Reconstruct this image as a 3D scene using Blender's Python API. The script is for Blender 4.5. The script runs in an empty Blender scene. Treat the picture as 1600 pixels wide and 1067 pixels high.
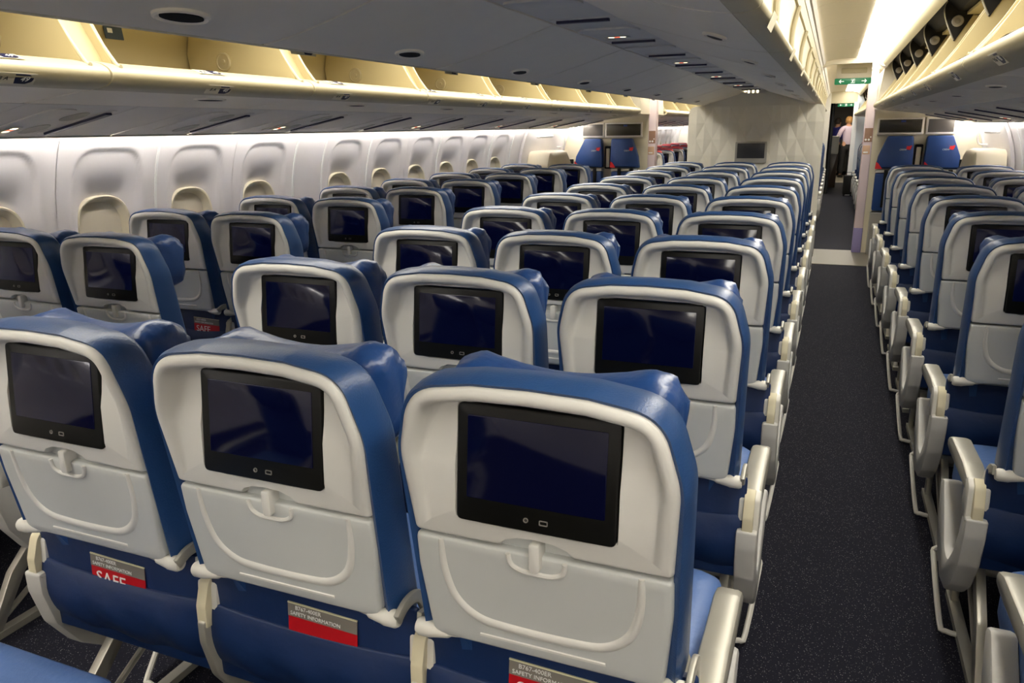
import bpy, bmesh, math, random
import numpy as np
from mathutils import Matrix, Vector

random.seed(7)
SC = bpy.context.scene
COL = SC.collection
PI = math.pi

# ------------------------------------------------------------------ camera
F_PX = 1192.3
YAW, PITCH_A, ROLL = 0.3904, 0.2719, -0.0152
CAM = Vector((0.8926, -1.004, 1.5087))
cy, sy, cp, sp = math.cos(YAW), math.sin(YAW), math.cos(PITCH_A), math.sin(PITCH_A)
Fv = Vector((-sy * cp, cy * cp, -sp)); Rv = Vector((cy, sy, 0)); Uv = Rv.cross(Fv)
R2 = Rv * math.cos(ROLL) + Uv * math.sin(ROLL); U2 = Uv * math.cos(ROLL) - Rv * math.sin(ROLL)
cam_d = bpy.data.cameras.new('camera'); cam_d.sensor_width = 36; cam_d.lens = F_PX / 1600 * 36
cam_d.clip_start = 0.05; cam_d.clip_end = 100
cam = bpy.data.objects.new('camera', cam_d); COL.objects.link(cam)
cam.matrix_world = Matrix(((R2.x, U2.x, -Fv.x, CAM.x), (R2.y, U2.y, -Fv.y, CAM.y), (R2.z, U2.z, -Fv.z, CAM.z), (0, 0, 0, 1)))
SC.camera = cam
# ------------------------------------------------------------------ world, exposure, light levels
w = bpy.data.worlds.new('world'); SC.world = w; w.use_nodes = True
w.node_tree.nodes['Background'].inputs[0].default_value = (0.9, 0.9, 1.0, 1)
w.node_tree.nodes['Background'].inputs[1].default_value = 0.02
SC.view_settings.view_transform = 'Standard'; SC.view_settings.look = 'None'
SC.view_settings.exposure = 0.35; SC.view_settings.gamma = 1.0
SC.view_settings.use_curve_mapping = False
SC.cycles.use_denoising = True
SC.cycles.max_bounces = 9; SC.cycles.diffuse_bounces = 8; SC.cycles.glossy_bounces = 3
COVE = 11.0        # aisle ceiling lamp diffusers
SIDE = 35.0        # sidewall wash lamps
REAR_FILL = 20.0        # added fill lamp behind the camera
COVE_COL = (1.0, 0.955, 0.86)
SIDE_COL = (1.0, 0.965, 0.95)

# ------------------------------------------------------------------ materials
def mat(name, col, rough=0.5, metal=0.0, bump=0.0, bscale=60.0, var=0.0, vscale=8.0, spec=0.5, emis=None, estr=0.0, coat=0.0):
    m = bpy.data.materials.new(name); m.use_nodes = True
    nt = m.node_tree; b = nt.nodes['Principled BSDF']
    b.inputs['Base Color'].default_value = (*col, 1); b.inputs['Roughness'].default_value = rough
    b.inputs['Metallic'].default_value = metal; b.inputs['Specular IOR Level'].default_value = spec
    if coat: b.inputs['Coat Weight'].default_value = coat
    if emis:
        b.inputs['Emission Color'].default_value = (*emis, 1); b.inputs['Emission Strength'].default_value = estr
    tc = nt.nodes.new('ShaderNodeTexCoord')
    if var:
        n = nt.nodes.new('ShaderNodeTexNoise'); n.inputs['Scale'].default_value = vscale; n.inputs['Detail'].default_value = 3
        r = nt.nodes.new('ShaderNodeMapRange'); r.inputs[3].default_value = 1 - var; r.inputs[4].default_value = 1 + var
        mx = nt.nodes.new('ShaderNodeMix'); mx.data_type = 'RGBA'; mx.blend_type = 'MULTIPLY'; mx.inputs[0].default_value = 1
        mx.inputs[6].default_value = (*col, 1)
        nt.links.new(tc.outputs['Object'], n.inputs['Vector']); nt.links.new(n.outputs['Fac'], r.inputs[0])
        nt.links.new(r.outputs[0], mx.inputs[7]); nt.links.new(mx.outputs[2], b.inputs['Base Color'])
    if bump:
        n = nt.nodes.new('ShaderNodeTexNoise'); n.inputs['Scale'].default_value = bscale; n.inputs['Detail'].default_value = 4
        bp = nt.nodes.new('ShaderNodeBump'); bp.inputs['Strength'].default_value = bump; bp.inputs['Distance'].default_value = 0.01
        nt.links.new(tc.outputs['Object'], n.inputs['Vector']); nt.links.new(n.outputs['Fac'], bp.inputs['Height'])
        nt.links.new(bp.outputs['Normal'], b.inputs['Normal'])
    return m

M = {}
M['shell'] = mat('shell_plastic', (0.66, 0.65, 0.61), 0.40, bump=0.03, bscale=400, var=0.03)
M['tray'] = mat('tray_plastic', (0.53, 0.545, 0.53), 0.40, bump=0.03, bscale=400, var=0.03)
M['ridge'] = mat('tray_bead', (0.68, 0.67, 0.63), 0.36, bump=0.03, bscale=400)
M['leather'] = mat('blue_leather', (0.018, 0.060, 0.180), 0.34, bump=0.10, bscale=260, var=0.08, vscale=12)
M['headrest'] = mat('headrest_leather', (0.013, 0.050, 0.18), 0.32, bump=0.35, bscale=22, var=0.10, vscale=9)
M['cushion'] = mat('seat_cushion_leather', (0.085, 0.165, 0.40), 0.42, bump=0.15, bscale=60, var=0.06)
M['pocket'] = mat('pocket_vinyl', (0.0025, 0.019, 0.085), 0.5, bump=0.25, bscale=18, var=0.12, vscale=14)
M['bezel'] = mat('bezel_black', (0.004, 0.004, 0.003), 0.35, spec=0.3)
M['screen'] = mat('screen_glass', (0.0008, 0.001, 0.006), 0.10, spec=0.35, emis=(0.05, 0.09, 1.0), estr=0.006)
M['port'] = mat('port_silver', (0.35, 0.33, 0.30), 0.35, 0.6)
M['silver'] = mat('armrest_silver', (0.40, 0.385, 0.33), 0.36, 0.35, bump=0.03, bscale=500)
M['metal'] = mat('leg_metal', (0.52, 0.50, 0.43), 0.35, 0.55)
M['bay'] = mat('bay_plastic', (0.52, 0.51, 0.48), 0.42, bump=0.03, bscale=300)
M['cap'] = mat('hinge_white', (0.66, 0.64, 0.58), 0.4)
M['strap'] = mat('hinge_strap', (0.66, 0.60, 0.42), 0.45)
M['belt'] = mat('belt_webbing', (0.34, 0.32, 0.27), 0.7, bump=0.2, bscale=300)
M['cream'] = mat('bin_cream', (0.50, 0.445, 0.29), 0.42, var=0.03, vscale=3)
M['cream_in'] = mat('bin_inner', (0.47, 0.395, 0.215), 0.55, var=0.04, vscale=3)
M['vent'] = mat('vent_beige', (0.40, 0.34, 0.20), 0.5)
M['grey'] = mat('bin_underside', (0.90, 0.83, 0.68), 0.42, bump=0.02, bscale=300, var=0.03)
M['psu'] = mat('service_panel_grey', (0.74, 0.70, 0.62), 0.45, bump=0.02, bscale=300, var=0.04)
M['psu_d'] = mat('service_trim_and_shade', (0.46, 0.44, 0.36), 0.5)  # darker grey for trim and for recess shade painted on the dishes
M['navy'] = mat('navy_strip', (0.008, 0.008, 0.045), 0.35)
M['dark'] = mat('dark_plastic', (0.009, 0.008, 0.007), 0.6, spec=0.2)
M['wall'] = mat('sidewall_panel', (0.74, 0.71, 0.69), 0.5, bump=0.02, bscale=300, var=0.02)
M['frame'] = mat('window_frame_cream', (0.68, 0.62, 0.46), 0.45)
M['shade'] = mat('window_shade', (0.60, 0.545, 0.42), 0.5, var=0.03)
M['ceil'] = mat('ceiling_panel', (0.72, 0.66, 0.53), 0.5, var=0.02)
M['bulk'] = mat('bulkhead_laminate', (0.76, 0.73, 0.63), 0.5, var=0.02)
M['post'] = mat('post_pink', (0.70, 0.58, 0.60), 0.5)
M['placard'] = mat('placard_brown', (0.30, 0.17, 0.11), 0.5)
M['placard2'] = mat('placard_tan', (0.62, 0.40, 0.26), 0.5)
M['white'] = mat('white_print', (0.85, 0.85, 0.82), 0.5)
M['ink'] = mat('black_print', (0.02, 0.02, 0.02), 0.6)
M['badge'] = mat('badge_navy', (0.004, 0.006, 0.045), 0.4)
M['red'] = mat('card_red', (0.50, 0.004, 0.010), 0.4)
M['redlogo'] = mat('logo_red', (0.62, 0.01, 0.015), 0.4)
M['cardgrey'] = mat('card_grey', (0.22, 0.20, 0.17), 0.45)
M['cardcream'] = mat('card_edge', (0.72, 0.68, 0.45), 0.5)
M['green'] = mat('exit_green', (0.01, 0.14, 0.06), 0.4, emis=(0.02, 0.30, 0.12), estr=0.25)
M['exitw'] = mat('exit_white', (0.8, 0.85, 0.8), 0.4, emis=(0.9, 1, 0.9), estr=0.5)
M['jump'] = mat('jumpseat_blue', (0.012, 0.05, 0.20), 0.42, bump=0.05, bscale=80)
M['sign_w'] = mat('sign_white', (0.8, 0.75, 0.6), 0.5, emis=(1, 0.86, 0.55), estr=2.5)
M['sign_r'] = mat('sign_red', (0.6, 0.05, 0.02), 0.5, emis=(1, 0.12, 0.06), estr=1.6)
M['led'] = mat('led_green', (0.1, 0.8, 0.2), 0.5, emis=(0.1, 1, 0.25), estr=2.0)
M['cove'] = mat('cove_lamp', (0.9, 0.9, 0.85), 0.5, emis=COVE_COL, estr=COVE)
M['side'] = mat('side_lamp', (0.9, 0.9, 0.9), 0.5, emis=SIDE_COL, estr=SIDE)
M['redcover'] = mat('red_headrest_cover', (0.55, 0.06, 0.07), 0.55)
M['paleblue'] = mat('pale_partition', (0.58, 0.63, 0.66), 0.5)
M['curtain'] = mat('black_curtain', (0.008, 0.008, 0.009), 0.8)
M['brown'] = mat('brown_laminate', (0.05, 0.03, 0.02), 0.4)
M['skin'] = mat('skin', (0.55, 0.30, 0.20), 0.5)
M['hair'] = mat('hair_blond', (0.36, 0.19, 0.06), 0.6)
M['hair_d'] = mat('hair_dark', (0.03, 0.02, 0.015), 0.6)
M['shirt'] = mat('shirt_lavender', (0.56, 0.47, 0.60), 0.7)
M['shirt_b'] = mat('dress_blue', (0.03, 0.03, 0.22), 0.7)
M['trouser'] = mat('trouser_black', (0.006, 0.006, 0.008), 0.75)
M['galley'] = mat('galley_grey', (0.30, 0.29, 0.26), 0.45)
M['plate'] = mat('threshold_metal', (0.17, 0.155, 0.125), 0.5, 0.2, bump=0.3, bscale=120)
M['purple'] = mat('kick_purple', (0.26, 0.22, 0.42), 0.5)

def carpet():
    m = bpy.data.materials.new('carpet_speckled'); m.use_nodes = True; nt = m.node_tree; b = nt.nodes['Principled BSDF']
    tc = nt.nodes.new('ShaderNodeTexCoord')
    v = nt.nodes.new('ShaderNodeTexVoronoi'); v.inputs['Scale'].default_value = 200; v.feature = 'F1'
    wn = nt.nodes.new('ShaderNodeTexWhiteNoise'); wn.noise_dimensions = '3D'
    nt.links.new(tc.outputs['Object'], v.inputs['Vector']); nt.links.new(v.outputs['Position'], wn.inputs['Vector'])
    d = nt.nodes.new('ShaderNodeMapRange'); d.inputs[1].default_value = 0.30; d.inputs[2].default_value = 0.12
    nt.links.new(v.outputs['Distance'], d.inputs[0])
    p = nt.nodes.new('ShaderNodeMapRange'); p.inputs[1].default_value = 0.45; p.inputs[2].default_value = 1.0
    nt.links.new(wn.outputs['Value'], p.inputs[0])
    mu = nt.nodes.new('ShaderNodeMath'); mu.operation = 'MULTIPLY'
    nt.links.new(d.outputs[0], mu.inputs[0]); nt.links.new(p.outputs[0], mu.inputs[1])
    ns = nt.nodes.new('ShaderNodeTexNoise'); ns.inputs['Scale'].default_value = 3
    nt.links.new(tc.outputs['Object'], ns.inputs['Vector'])
    base = nt.nodes.new('ShaderNodeMix'); base.data_type = 'RGBA'
    base.inputs[6].default_value = (0.0045, 0.0045, 0.011, 1); base.inputs[7].default_value = (0.007, 0.007, 0.014, 1)
    nt.links.new(ns.outputs['Fac'], base.inputs[0])
    mx = nt.nodes.new('ShaderNodeMix'); mx.data_type = 'RGBA'; mx.inputs[7].default_value = (0.30, 0.30, 0.30, 1)
    nt.links.new(mu.outputs[0], mx.inputs[0]); nt.links.new(base.outputs[2], mx.inputs[6])
    nt.links.new(mx.outputs[2], b.inputs['Base Color']); b.inputs['Roughness'].default_value = 0.9
    b.inputs['Specular IOR Level'].default_value = 0.2
    return m
M['carpet'] = carpet()

# ------------------------------------------------------------------ mesh helpers
class G:
    def __init__(s): s.v = []; s.f = []
    def add(s, vs, fs):
        o = len(s.v); s.v += [tuple(p) for p in vs]; s.f += [tuple(i + o for i in q) for q in fs]; return s
    def box(s, x0, x1, y0, y1, z0, z1):
        return s.add([(x0, y0, z0), (x1, y0, z0), (x1, y1, z0), (x0, y1, z0), (x0, y0, z1), (x1, y0, z1), (x1, y1, z1), (x0, y1, z1)],
                     [(0, 3, 2, 1), (4, 5, 6, 7), (0, 1, 5, 4), (1, 2, 6, 5), (2, 3, 7, 6), (3, 0, 4, 7)])
    def loft(s, rings, cap0=True, cap1=True, closed=True):
        n = len(rings[0]); vs = [p for r in rings for p in r]; fs = []
        for i in range(len(rings) - 1):
            for j in range(n if closed else n - 1):
                k = (j + 1) % n; fs.append((i * n + j, i * n + k, (i + 1) * n + k, (i + 1) * n + j))
        if cap0: fs.append(tuple(range(n)))
        if cap1: fs.append(tuple((len(rings) - 1) * n + j for j in reversed(range(n))))
        return s.add(vs, fs)
    def prism(s, poly, axis, a, b):
        """poly: 2D points in the plane normal to axis; a..b along it"""
        def P(p, t): return (t, p[0], p[1]) if axis == 'x' else ((p[0], t, p[1]) if axis == 'y' else (p[0], p[1], t))
        return s.loft([[P(p, a) for p in poly], [P(p, b) for p in poly]])
    def rprism(s, poly, axis, a, b, r):
        """prism with rounded (chamfered) rims of size r"""
        def P(p, t): return (t, p[0], p[1]) if axis == 'x' else ((p[0], t, p[1]) if axis == 'y' else (p[0], p[1], t))
        sg = 1 if b > a else -1
        q = offset(poly, -r); q2 = offset(poly, -r * 0.3)
        return s.loft([[P(p, a) for p in q], [P(p, a + sg * r * .3) for p in q2], [P(p, a + sg * r) for p in poly],
                       [P(p, b - sg * r) for p in poly], [P(p, b - sg * r * .3) for p in q2], [P(p, b) for p in q]])
    def tube(s, pts, r, n=8, closed=False):
        pts = [Vector(p) for p in pts]; rings = []
        m = len(pts); up = None
        for i, p in enumerate(pts):
            a = pts[i - 1] if (i > 0 or closed) else p; b = pts[(i + 1) % m] if (i < m - 1 or closed) else p
            t = (b - a).normalized()
            if up is None:
                up = Vector((0, 0, 1)) if abs(t.z) < 0.9 else Vector((1, 0, 0))
            u = t.cross(up).normalized(); up = u.cross(t).normalized()
            rr = r[i] if isinstance(r, (list, tuple)) else r
            rings.append([tuple(p + (u * math.cos(2 * PI * k / n) + up * math.sin(2 * PI * k / n)) * rr) for k in range(n)])
        if closed: rings.append(rings[0])
        return s.loft(rings, not closed, not closed)
    def mesh(s, name, m, smooth=True, ang=40, mats=None):
        me = bpy.data.meshes.new(name); me.from_pydata(s.v, [], s.f)
        bm = bmesh.new(); bm.from_mesh(me); bmesh.ops.remove_doubles(bm, verts=bm.verts, dist=1e-6)
        bmesh.ops.recalc_face_normals(bm, faces=bm.faces); bm.to_mesh(me); bm.free()
        if smooth:
            for p in me.polygons: p.use_smooth = True
            me.set_sharp_from_angle(angle=math.radians(ang))
        me.materials.append(M[m] if isinstance(m, str) else m); me.update()
        return me

def area2(poly): return sum(poly[i][0] * poly[(i + 1) % len(poly)][1] - poly[(i + 1) % len(poly)][0] * poly[i][1] for i in range(len(poly)))
def offset(poly, d):
    """offset a closed 2D polygon outwards by d"""
    n = len(poly); sg = 1 if area2(poly) > 0 else -1; out = []
    for i in range(n):
        a, b, c = poly[i - 1], poly[i], poly[(i + 1) % n]
        e1 = (b[0] - a[0], b[1] - a[1]); e2 = (c[0] - b[0], c[1] - b[1])
        l1 = math.hypot(*e1) or 1e-9; l2 = math.hypot(*e2) or 1e-9
        n1 = (e1[1] / l1 * sg, -e1[0] / l1 * sg); n2 = (e2[1] / l2 * sg, -e2[0] / l2 * sg)
        m = (n1[0] + n2[0], n1[1] + n2[1]); k = max(0.35, 1 + n1[0] * n2[0] + n1[1] * n2[1])
        out.append((b[0] + m[0] / k * d, b[1] + m[1] / k * d))
    return out
def fillet(pts, n=5):
    """pts: (x, y, r) closed polygon with corner radii"""
    out = []; m = len(pts)
    for i in range(m):
        a, b, c = Vector(pts[i - 1][:2]), Vector(pts[i][:2]), Vector(pts[(i + 1) % m][:2]); r = pts[i][2]
        if r <= 0: out.append(tuple(b)); continue
        u = (a - b); v = (c - b); lu, lv = u.length, v.length; u.normalize(); v.normalize()
        ang = u.angle(v); t = min(r / max(math.tan(ang / 2), 1e-3), lu * .48, lv * .48)
        p, q = b + u * t, b + v * t
        for k in range(n + 1):
            s = k / n
            out.append(tuple(p * (1 - s) ** 2 + b * 2 * s * (1 - s) + q * s * s))
    return out
def rrect(x0, x1, z0, z1, r, n=5): return fillet([(x0, z0, r), (x1, z0, r), (x1, z1, r), (x0, z1, r)], n)
def thick(line, t):
    """open polyline -> closed polygon of thickness t (to its left)"""
    n = len(line); o = []
    for i in range(n):
        a = line[max(i - 1, 0)]; b = line[min(i + 1, n - 1)]; d = (b[0] - a[0], b[1] - a[1]); l = math.hypot(*d)
        o.append((line[i][0] - d[1] / l * t, line[i][1] + d[0] / l * t))
    return list(line) + o[::-1]
def smooth_line(pts, n=4):
    out = []
    P = [pts[0]] + list(pts) + [pts[-1]]
    for i in range(1, len(P) - 2):
        for k in range(n):
            t = k / n; p0, p1, p2, p3 = P[i - 1], P[i], P[i + 1], P[i + 2]
            out.append(tuple(0.5 * ((2 * p1[j]) + (-p0[j] + p2[j]) * t + (2 * p0[j] - 5 * p1[j] + 4 * p2[j] - p3[j]) * t * t + (-p0[j] + 3 * p1[j] - 3 * p2[j] + p3[j]) * t ** 3) for j in range(len(p1))))
    out.append(tuple(pts[-1])); return out
def lerp(x, xs, ys): return float(np.interp(x, xs, ys))
def sstep(a, b, x):
    t = min(1, max(0, (x - a) / (b - a))); return t * t * (3 - 2 * t)

def obj(name, me, parent=None, loc=(0, 0, 0), rot=(0, 0, 0), label=None):
    o = bpy.data.objects.new(name, me); COL.objects.link(o); o.location = loc; o.rotation_euler = rot
    if parent is not None: o.parent = parent
    if label: o['label'] = label
    return o
def tag(o, label, cat, group=None):
    o['label'] = label; o['category'] = cat
    if group: o['group'] = group
    return o
def thing(name, label, cat, loc=(0, 0, 0), group=None):
    return tag(obj(name, None, None, loc), label, cat, group)
def struct(name, me, loc=(0, 0, 0), label=None):
    o = obj(name, me, None, loc); o['kind'] = 'structure'
    if label: o['label'] = label
    return o
def ordn(n):
    return ['zeroth', 'first', 'second', 'third', 'fourth', 'fifth', 'sixth', 'seventh', 'eighth', 'ninth', 'tenth', 'eleventh', 'twelfth', 'thirteenth',
            'fourteenth', 'fifteenth', 'sixteenth', 'seventeenth', 'eighteenth', 'nineteenth', 'twentieth', 'twenty-first', 'twenty-second', 'twenty-third', 'twenty-fourth', 'twenty-fifth', 'twenty-sixth', 'twenty-seventh', 'twenty-eighth', 'twenty-ninth', 'thirtieth'][n]
_txt = {}
def text_mesh(s, size, m, shear=0.0, depth=0.0004, space=1.0):
    k = (s, size, m, shear)
    if k not in _txt:
        cu = bpy.data.curves.new('lettering', 'FONT'); cu.body = s; cu.size = size; cu.align_x = 'CENTER'; cu.align_y = 'CENTER'
        cu.extrude = depth; cu.shear = shear; cu.space_character = space; cu.resolution_u = 3
        o = bpy.data.objects.new('lettering_source', cu); COL.objects.link(o)
        me = bpy.data.meshes.new_from_object(o.evaluated_get(bpy.context.evaluated_depsgraph_get()))
        bpy.data.objects.remove(o); me.materials.clear(); me.materials.append(M[m]); _txt[k] = me
    return _txt[k]
def frame_obj(o, origin, xdir, ydir):
    """local x, y axes along xdir, ydir (in the parent's space)"""
    x = Vector(xdir).normalized(); y = Vector(ydir).normalized(); z = x.cross(y)
    o.matrix_local = Matrix(((x.x, y.x, z.x, origin[0]), (x.y, y.y, z.y, origin[1]), (x.z, y.z, z.z, origin[2]), (0, 0, 0, 1)))
    return o

# ------------------------------------------------------------------ cabin dimensions
Y0, Y1 = -3.6, 17.6          # main cabin shell
ROW = 0.7874                 # seat pitch
BP = 1.065                   # bin pitch
BINS0 = 0.90 - 3 * BP        # aft end of the first bin
PART_Y = 9.08                # crew partition
_wz = np.array([0, .3, .6, .9, 1.1, 1.25, 1.36, 1.45, 1.53]); _wx = np.array([2.37, 2.44, 2.47, 2.475, 2.465, 2.445, 2.415, 2.38, 2.335])
_wp = np.polyfit(_wz, _wx, 4)
def wall_x(z): return float(np.polyval(_wp, z))

# ================================================================== THE SETTING
g = G().box(-2.45, 2.45, Y0, 28, -0.05, 0); struct('floor', g.mesh('floor', 'carpet', False), label='dark navy speckled carpet')
g = G().box(-2.5, 2.5, Y0 - .08, Y0, 0, 2.4); struct('wall_back', g.mesh('wall_back', 'wall', False))

struct('ceiling', G().box(-2.5, 2.5, Y0 - .08, -2.36, 2.20, 2.26).mesh('galley_ceiling', 'ceil', False), label='rear galley ceiling behind the last rows')
gl = thing('unseen_lamp', 'added white fill lamp behind the last rows, out of view', 'lamp', (0, -2.95, 2.185))  # added to light the seat backs, unseen from the camera
for xx in (-1.1, 1.1): obj('lamp_lens', G().box(xx - .5, xx + .5, -.14, .14, 0, .014).mesh('lamp_lens', mat('rear_fill_lens', (.9, .9, .88), .5, emis=(1, .96, .90), estr=REAR_FILL), False), gl)
# ---- aisle ceilings, rails and cove lamps (mirrored for both aisles)
def build_ceiling(s):
    nm = 'right' if s > 0 else 'left'
    line = smooth_line([(.738 * s, 2.125), (.76 * s, 2.148), (.84 * s, 2.165), (1.02 * s, 2.175), (1.18 * s, 2.172), (1.27 * s, 2.160), (1.31 * s, 2.145)], 4)
    poly = thick(line, 0.015 * s)
    n = int((8.30 - Y0) / 1.06)
    root = struct('ceiling', None, label=f'cream curved ceiling over the {nm} aisle')
    L = (8.30 - Y0) / n
    me = G().prism(poly, 'y', 0.003, L - 0.003).mesh('ceiling_panel', 'ceil')
    for i in range(n): obj('ceiling_panel', me, root, (0, Y0 + i * L, 0))
    me2 = G().prism(poly, 'y', 0.003, 8.3).mesh('ceiling_panel_front', 'ceil'); obj('ceiling_panel', me2, root, (0, 9.25, 0)); obj('ceiling_panel', G().prism(poly, 'y', 0.003, .947).mesh('ceiling_panel_exit', 'ceil'), root, (0, 8.30, 0))
    # outboard rail hiding the lamp, inboard rail above the centre bins
    rl = smooth_line([(1.296 * s, 2.158), (1.300 * s, 2.125), (1.318 * s, 2.095), (1.345 * s, 2.075)], 3)
    g = G().prism(thick(rl, 0.012 * s), 'y', Y0, 17.5); struct('trim_1', g.mesh('ceiling_rail', 'cream'), label=f'cream rail edging the {nm} aisle ceiling light')
    for q, (ya, yb) in enumerate([(Y0, 8.27), (8.70, 17.4)]):
        n2 = int((yb - ya) / 1.0)
        root2 = thing('ceiling_lamp', f'warm white lamp strip lighting the {nm} aisle ceiling ' + ('of the near cabin' if q == 0 else 'beyond the crew partition'), 'lamp', (0, ya, 0))
        l2 = (yb - ya) / n2
        g = G().prism([(s * p[0], p[1]) for p in [(1.055, 2.1735), (1.18, 2.1705), (1.26, 2.1610), (1.293, 2.150), (1.293, 2.145), (1.26, 2.156), (1.18, 2.1655), (1.055, 2.1695)]], 'y', .004, l2 - .004)
        mm = g.mesh('lamp_diffuser', 'cove', False)
        for i in range(n2): obj('lamp_diffuser', mm, root2, (0, i * l2, 0))
    g = G().prism([(1.33 * s, 2.20), (1.46 * s, 2.085), (1.53 * s, 2.085), (1.53 * s, 2.21)], 'y', Y0, 8.42)
    struct('trim_2', g.mesh('hinge_slot', 'dark', False), label=f'dark hinge slot above the {nm} bins')
    # rails on the centre bin side
    for a, (pts, m) in enumerate([([(.672, 2.03), (.694, 2.03), (.708, 2.072), (.686, 2.075)], 'cream'), ([(.694, 2.076), (.712, 2.074), (.724, 2.098), (.704, 2.10)], 'shell'),
                                  ([(.690, 2.10), (.712, 2.10), (.716, 2.112), (.694, 2.112)], 'dark'), ([(.712, 2.110), (.732, 2.108), (.746, 2.134), (.722, 2.14)], 'wall')]):
        g = G().prism([(p[0] * s, p[1]) for p in pts], 'y', Y0, 17.5); struct(f'trim_{3 + a}', g.mesh('bin_rail', m, False), label=f'narrow rail between centre bins and {nm} aisle ceiling')
for s in (-1, 1): build_ceiling(s)

# ---- transverse ceiling arch with the exit sign
for s in (1, -1):
    g = G()
    prof = fillet([(.655, 2.085, .0), (.70, 2.085, .02), (.80, 2.118, .03), (1.23, 2.125, .03), (1.30, 2.085, .02), (1.36, 2.075, 0), (1.36, 2.20, 0), (.655, 2.20, 0)])
    struct('ceiling', G().prism([(p[0] * s, p[1]) for p in prof], 'y', 8.28, 8.36).mesh('ceiling_arch', 'ceil'), label='cream arch across the aisle ceiling at the exit')
    x0, x1 = (.86, 1.22) if s > 0 else (-1.22, -.86)
    g = G().rprism(rrect(x0, x1, 1.985, 2.16, .012, 3), 'y', 8.62, 8.66, .004); root = struct('trim_7', g.mesh('sign_panel', 'ceil'), label='cream panel carrying the exit sign')
    obj('raised_panel', G().rprism(rrect(x0 + .05, x1 - .05, 2.04, 2.095, .01, 3), 'y', 8.613, 8.622, .002).mesh('raised_panel', 'cream'), root)
def exit_sign(x0, x1, y, z0, z1, label):
    t = thing('exit_sign', label, 'sign', ((x0 + x1) / 2, y, z0)); hw = (x1 - x0) / 2; h = z1 - z0
    obj('sign_body', G().rprism(rrect(-hw, hw, 0, h, .012, 4), 'y', -.02, .03, .004).mesh('sign_body', 'green'), t)
    for sg in (-1, 1):
        c = sg * hw * .62; L = hw * .14
        poly = [(c - L * sg, h * .44), (c + L * .4 * sg, h * .44), (c + L * .1 * sg, h * .2), (c + L * .35 * sg, h * .2), (c + L * 1.05 * sg, h * .5), (c + L * .35 * sg, h * .8), (c + L * .1 * sg, h * .8), (c + L * .4 * sg, h * .56), (c - L * sg, h * .56)]
        obj('arrow', G().prism(poly, 'y', -.0215, -.019).mesh('arrow', 'exitw', False), t)
    fr = G().prism([(-.022, .012), (.022, .012), (.022, h - .010), (-.022, h - .010), (-.022, h - .014), (.018, h - .014), (.018, .016), (-.022, .016)], 'y', -.0215, -.019)
    obj('door_symbol', fr.mesh('door_symbol', 'exitw', False), t)
    man = [(-.012, .018), (-.004, .034), (-.014, .040), (-.010, .046), (0, .042), (.004, .052), (.010, .052), (.008, .042), (.014, .036), (.010, .032), (.004, .036), (.003, .030), (.012, .018), (.007, .017), (0, .026), (-.007, .016)]
    obj('running_figure', G().prism([(p[0], p[1] * h / .065) for p in man], 'y', -.0215, -.019).mesh('running_figure', 'exitw', False), t)
exit_sign(.85, 1.22, 8.635, 1.925, 1.99, 'green exit sign with two white arrows hanging over the right aisle')

# ---- sidewalls: window panels (real relief), fillers and seams
def window_meshes(s):
    W = .58; ny = 48
    zs = list(np.linspace(0, .70, 5)) + list(np.linspace(.72, 1.53, 76)); ys = list(np.linspace(0.0015, W - .0015, ny + 1))
    vs = []; fs = []
    for z in zs:
        for y in ys:
            u = abs(y - W / 2); a = .208 + .02 * sstep(1.2, .8, z)
            q = (u / a) ** 5 + (max(0, z - 1.16) / (1.445 - 1.16)) ** 3.0
            e = 1 - q ** .25 if q < 1 else 0
            top = sstep(1.46, 1.14, z)
            d = .013 * sstep(0, .05, e) + .068 * sstep(0, .85, e) * top
            d *= sstep(.72, .80, z)
            if u < .140 and .862 < z < 1.195 and (u / .142) ** 3 + (abs(z - 1.0285) / .168) ** 3 < 1: d += .07
            vs.append((s * (wall_x(z) + d), y, z))
    n = ny + 1
    for i in range(len(zs) - 1):
        for j in range(ny): fs.append((i * n + j, i * n + j + 1, (i + 1) * n + j + 1, (i + 1) * n + j))
    wall = G().add(vs, fs).mesh('sidewall_panel', 'wall', ang=60)
    xw = 2.512
    def ring(hw, top, bot, r, x): return [(s * x, W / 2 + p[0], p[1]) for p in fillet([(-hw, bot, r), (hw, bot, r), (hw, top, r), (-hw, top, r)], 8)]
    frm = G().loft([ring(.162, 1.215, .84, .15, xw + .03), ring(.162, 1.215, .84, .15, xw - .006), ring(.156, 1.209, .846, .145, xw - .014), ring(.149, 1.202, .853, .14, xw - .011),
                    ring(.126, 1.178, .877, .12, xw + .036)], False, False).mesh('window_frame', 'frame')
    shd = G().loft([ring(.13, 1.182, .873, .12, xw + .030), ring(.13, 1.182, .873, .12, xw + .040)]).mesh('window_shade', 'shade')
    grip = G().box(s * (xw + .018), s * (xw + .032), W / 2 - .05, W / 2 + .05, .905, .917).mesh('shade_grip', 'frame', False)
    return wall, frm, shd, grip
def filler(s, L):
    zs = list(np.linspace(0, 1.53, 40)); n = len(zs)
    vs = [(s * wall_x(z), y, z) for y in (0.0015, L - .0015) for z in zs] + [(s * (wall_x(z) + .02), y, z) for y in (L - .0015, 0.0015) for z in zs]
    fs = [(k * n + j, k * n + j + 1, ((k + 1) % 4) * n + j + 1, ((k + 1) % 4) * n + j) for k in range(4) for j in range(n - 1)]
    return G().add(vs, fs).mesh('sidewall_filler', 'wall', ang=60)
WIN_Y = [-1.07 - .58 * k for k in range(2, 0, -1)] + [-1.07, -.49, .09, .67, 1.25, 1.83, 2.42, 3.00, 3.90, 4.49, 5.07, 5.66, 6.24, 6.83]
WIN_Y2 = [9.85 + .58 * i for i in range(13)]
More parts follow.
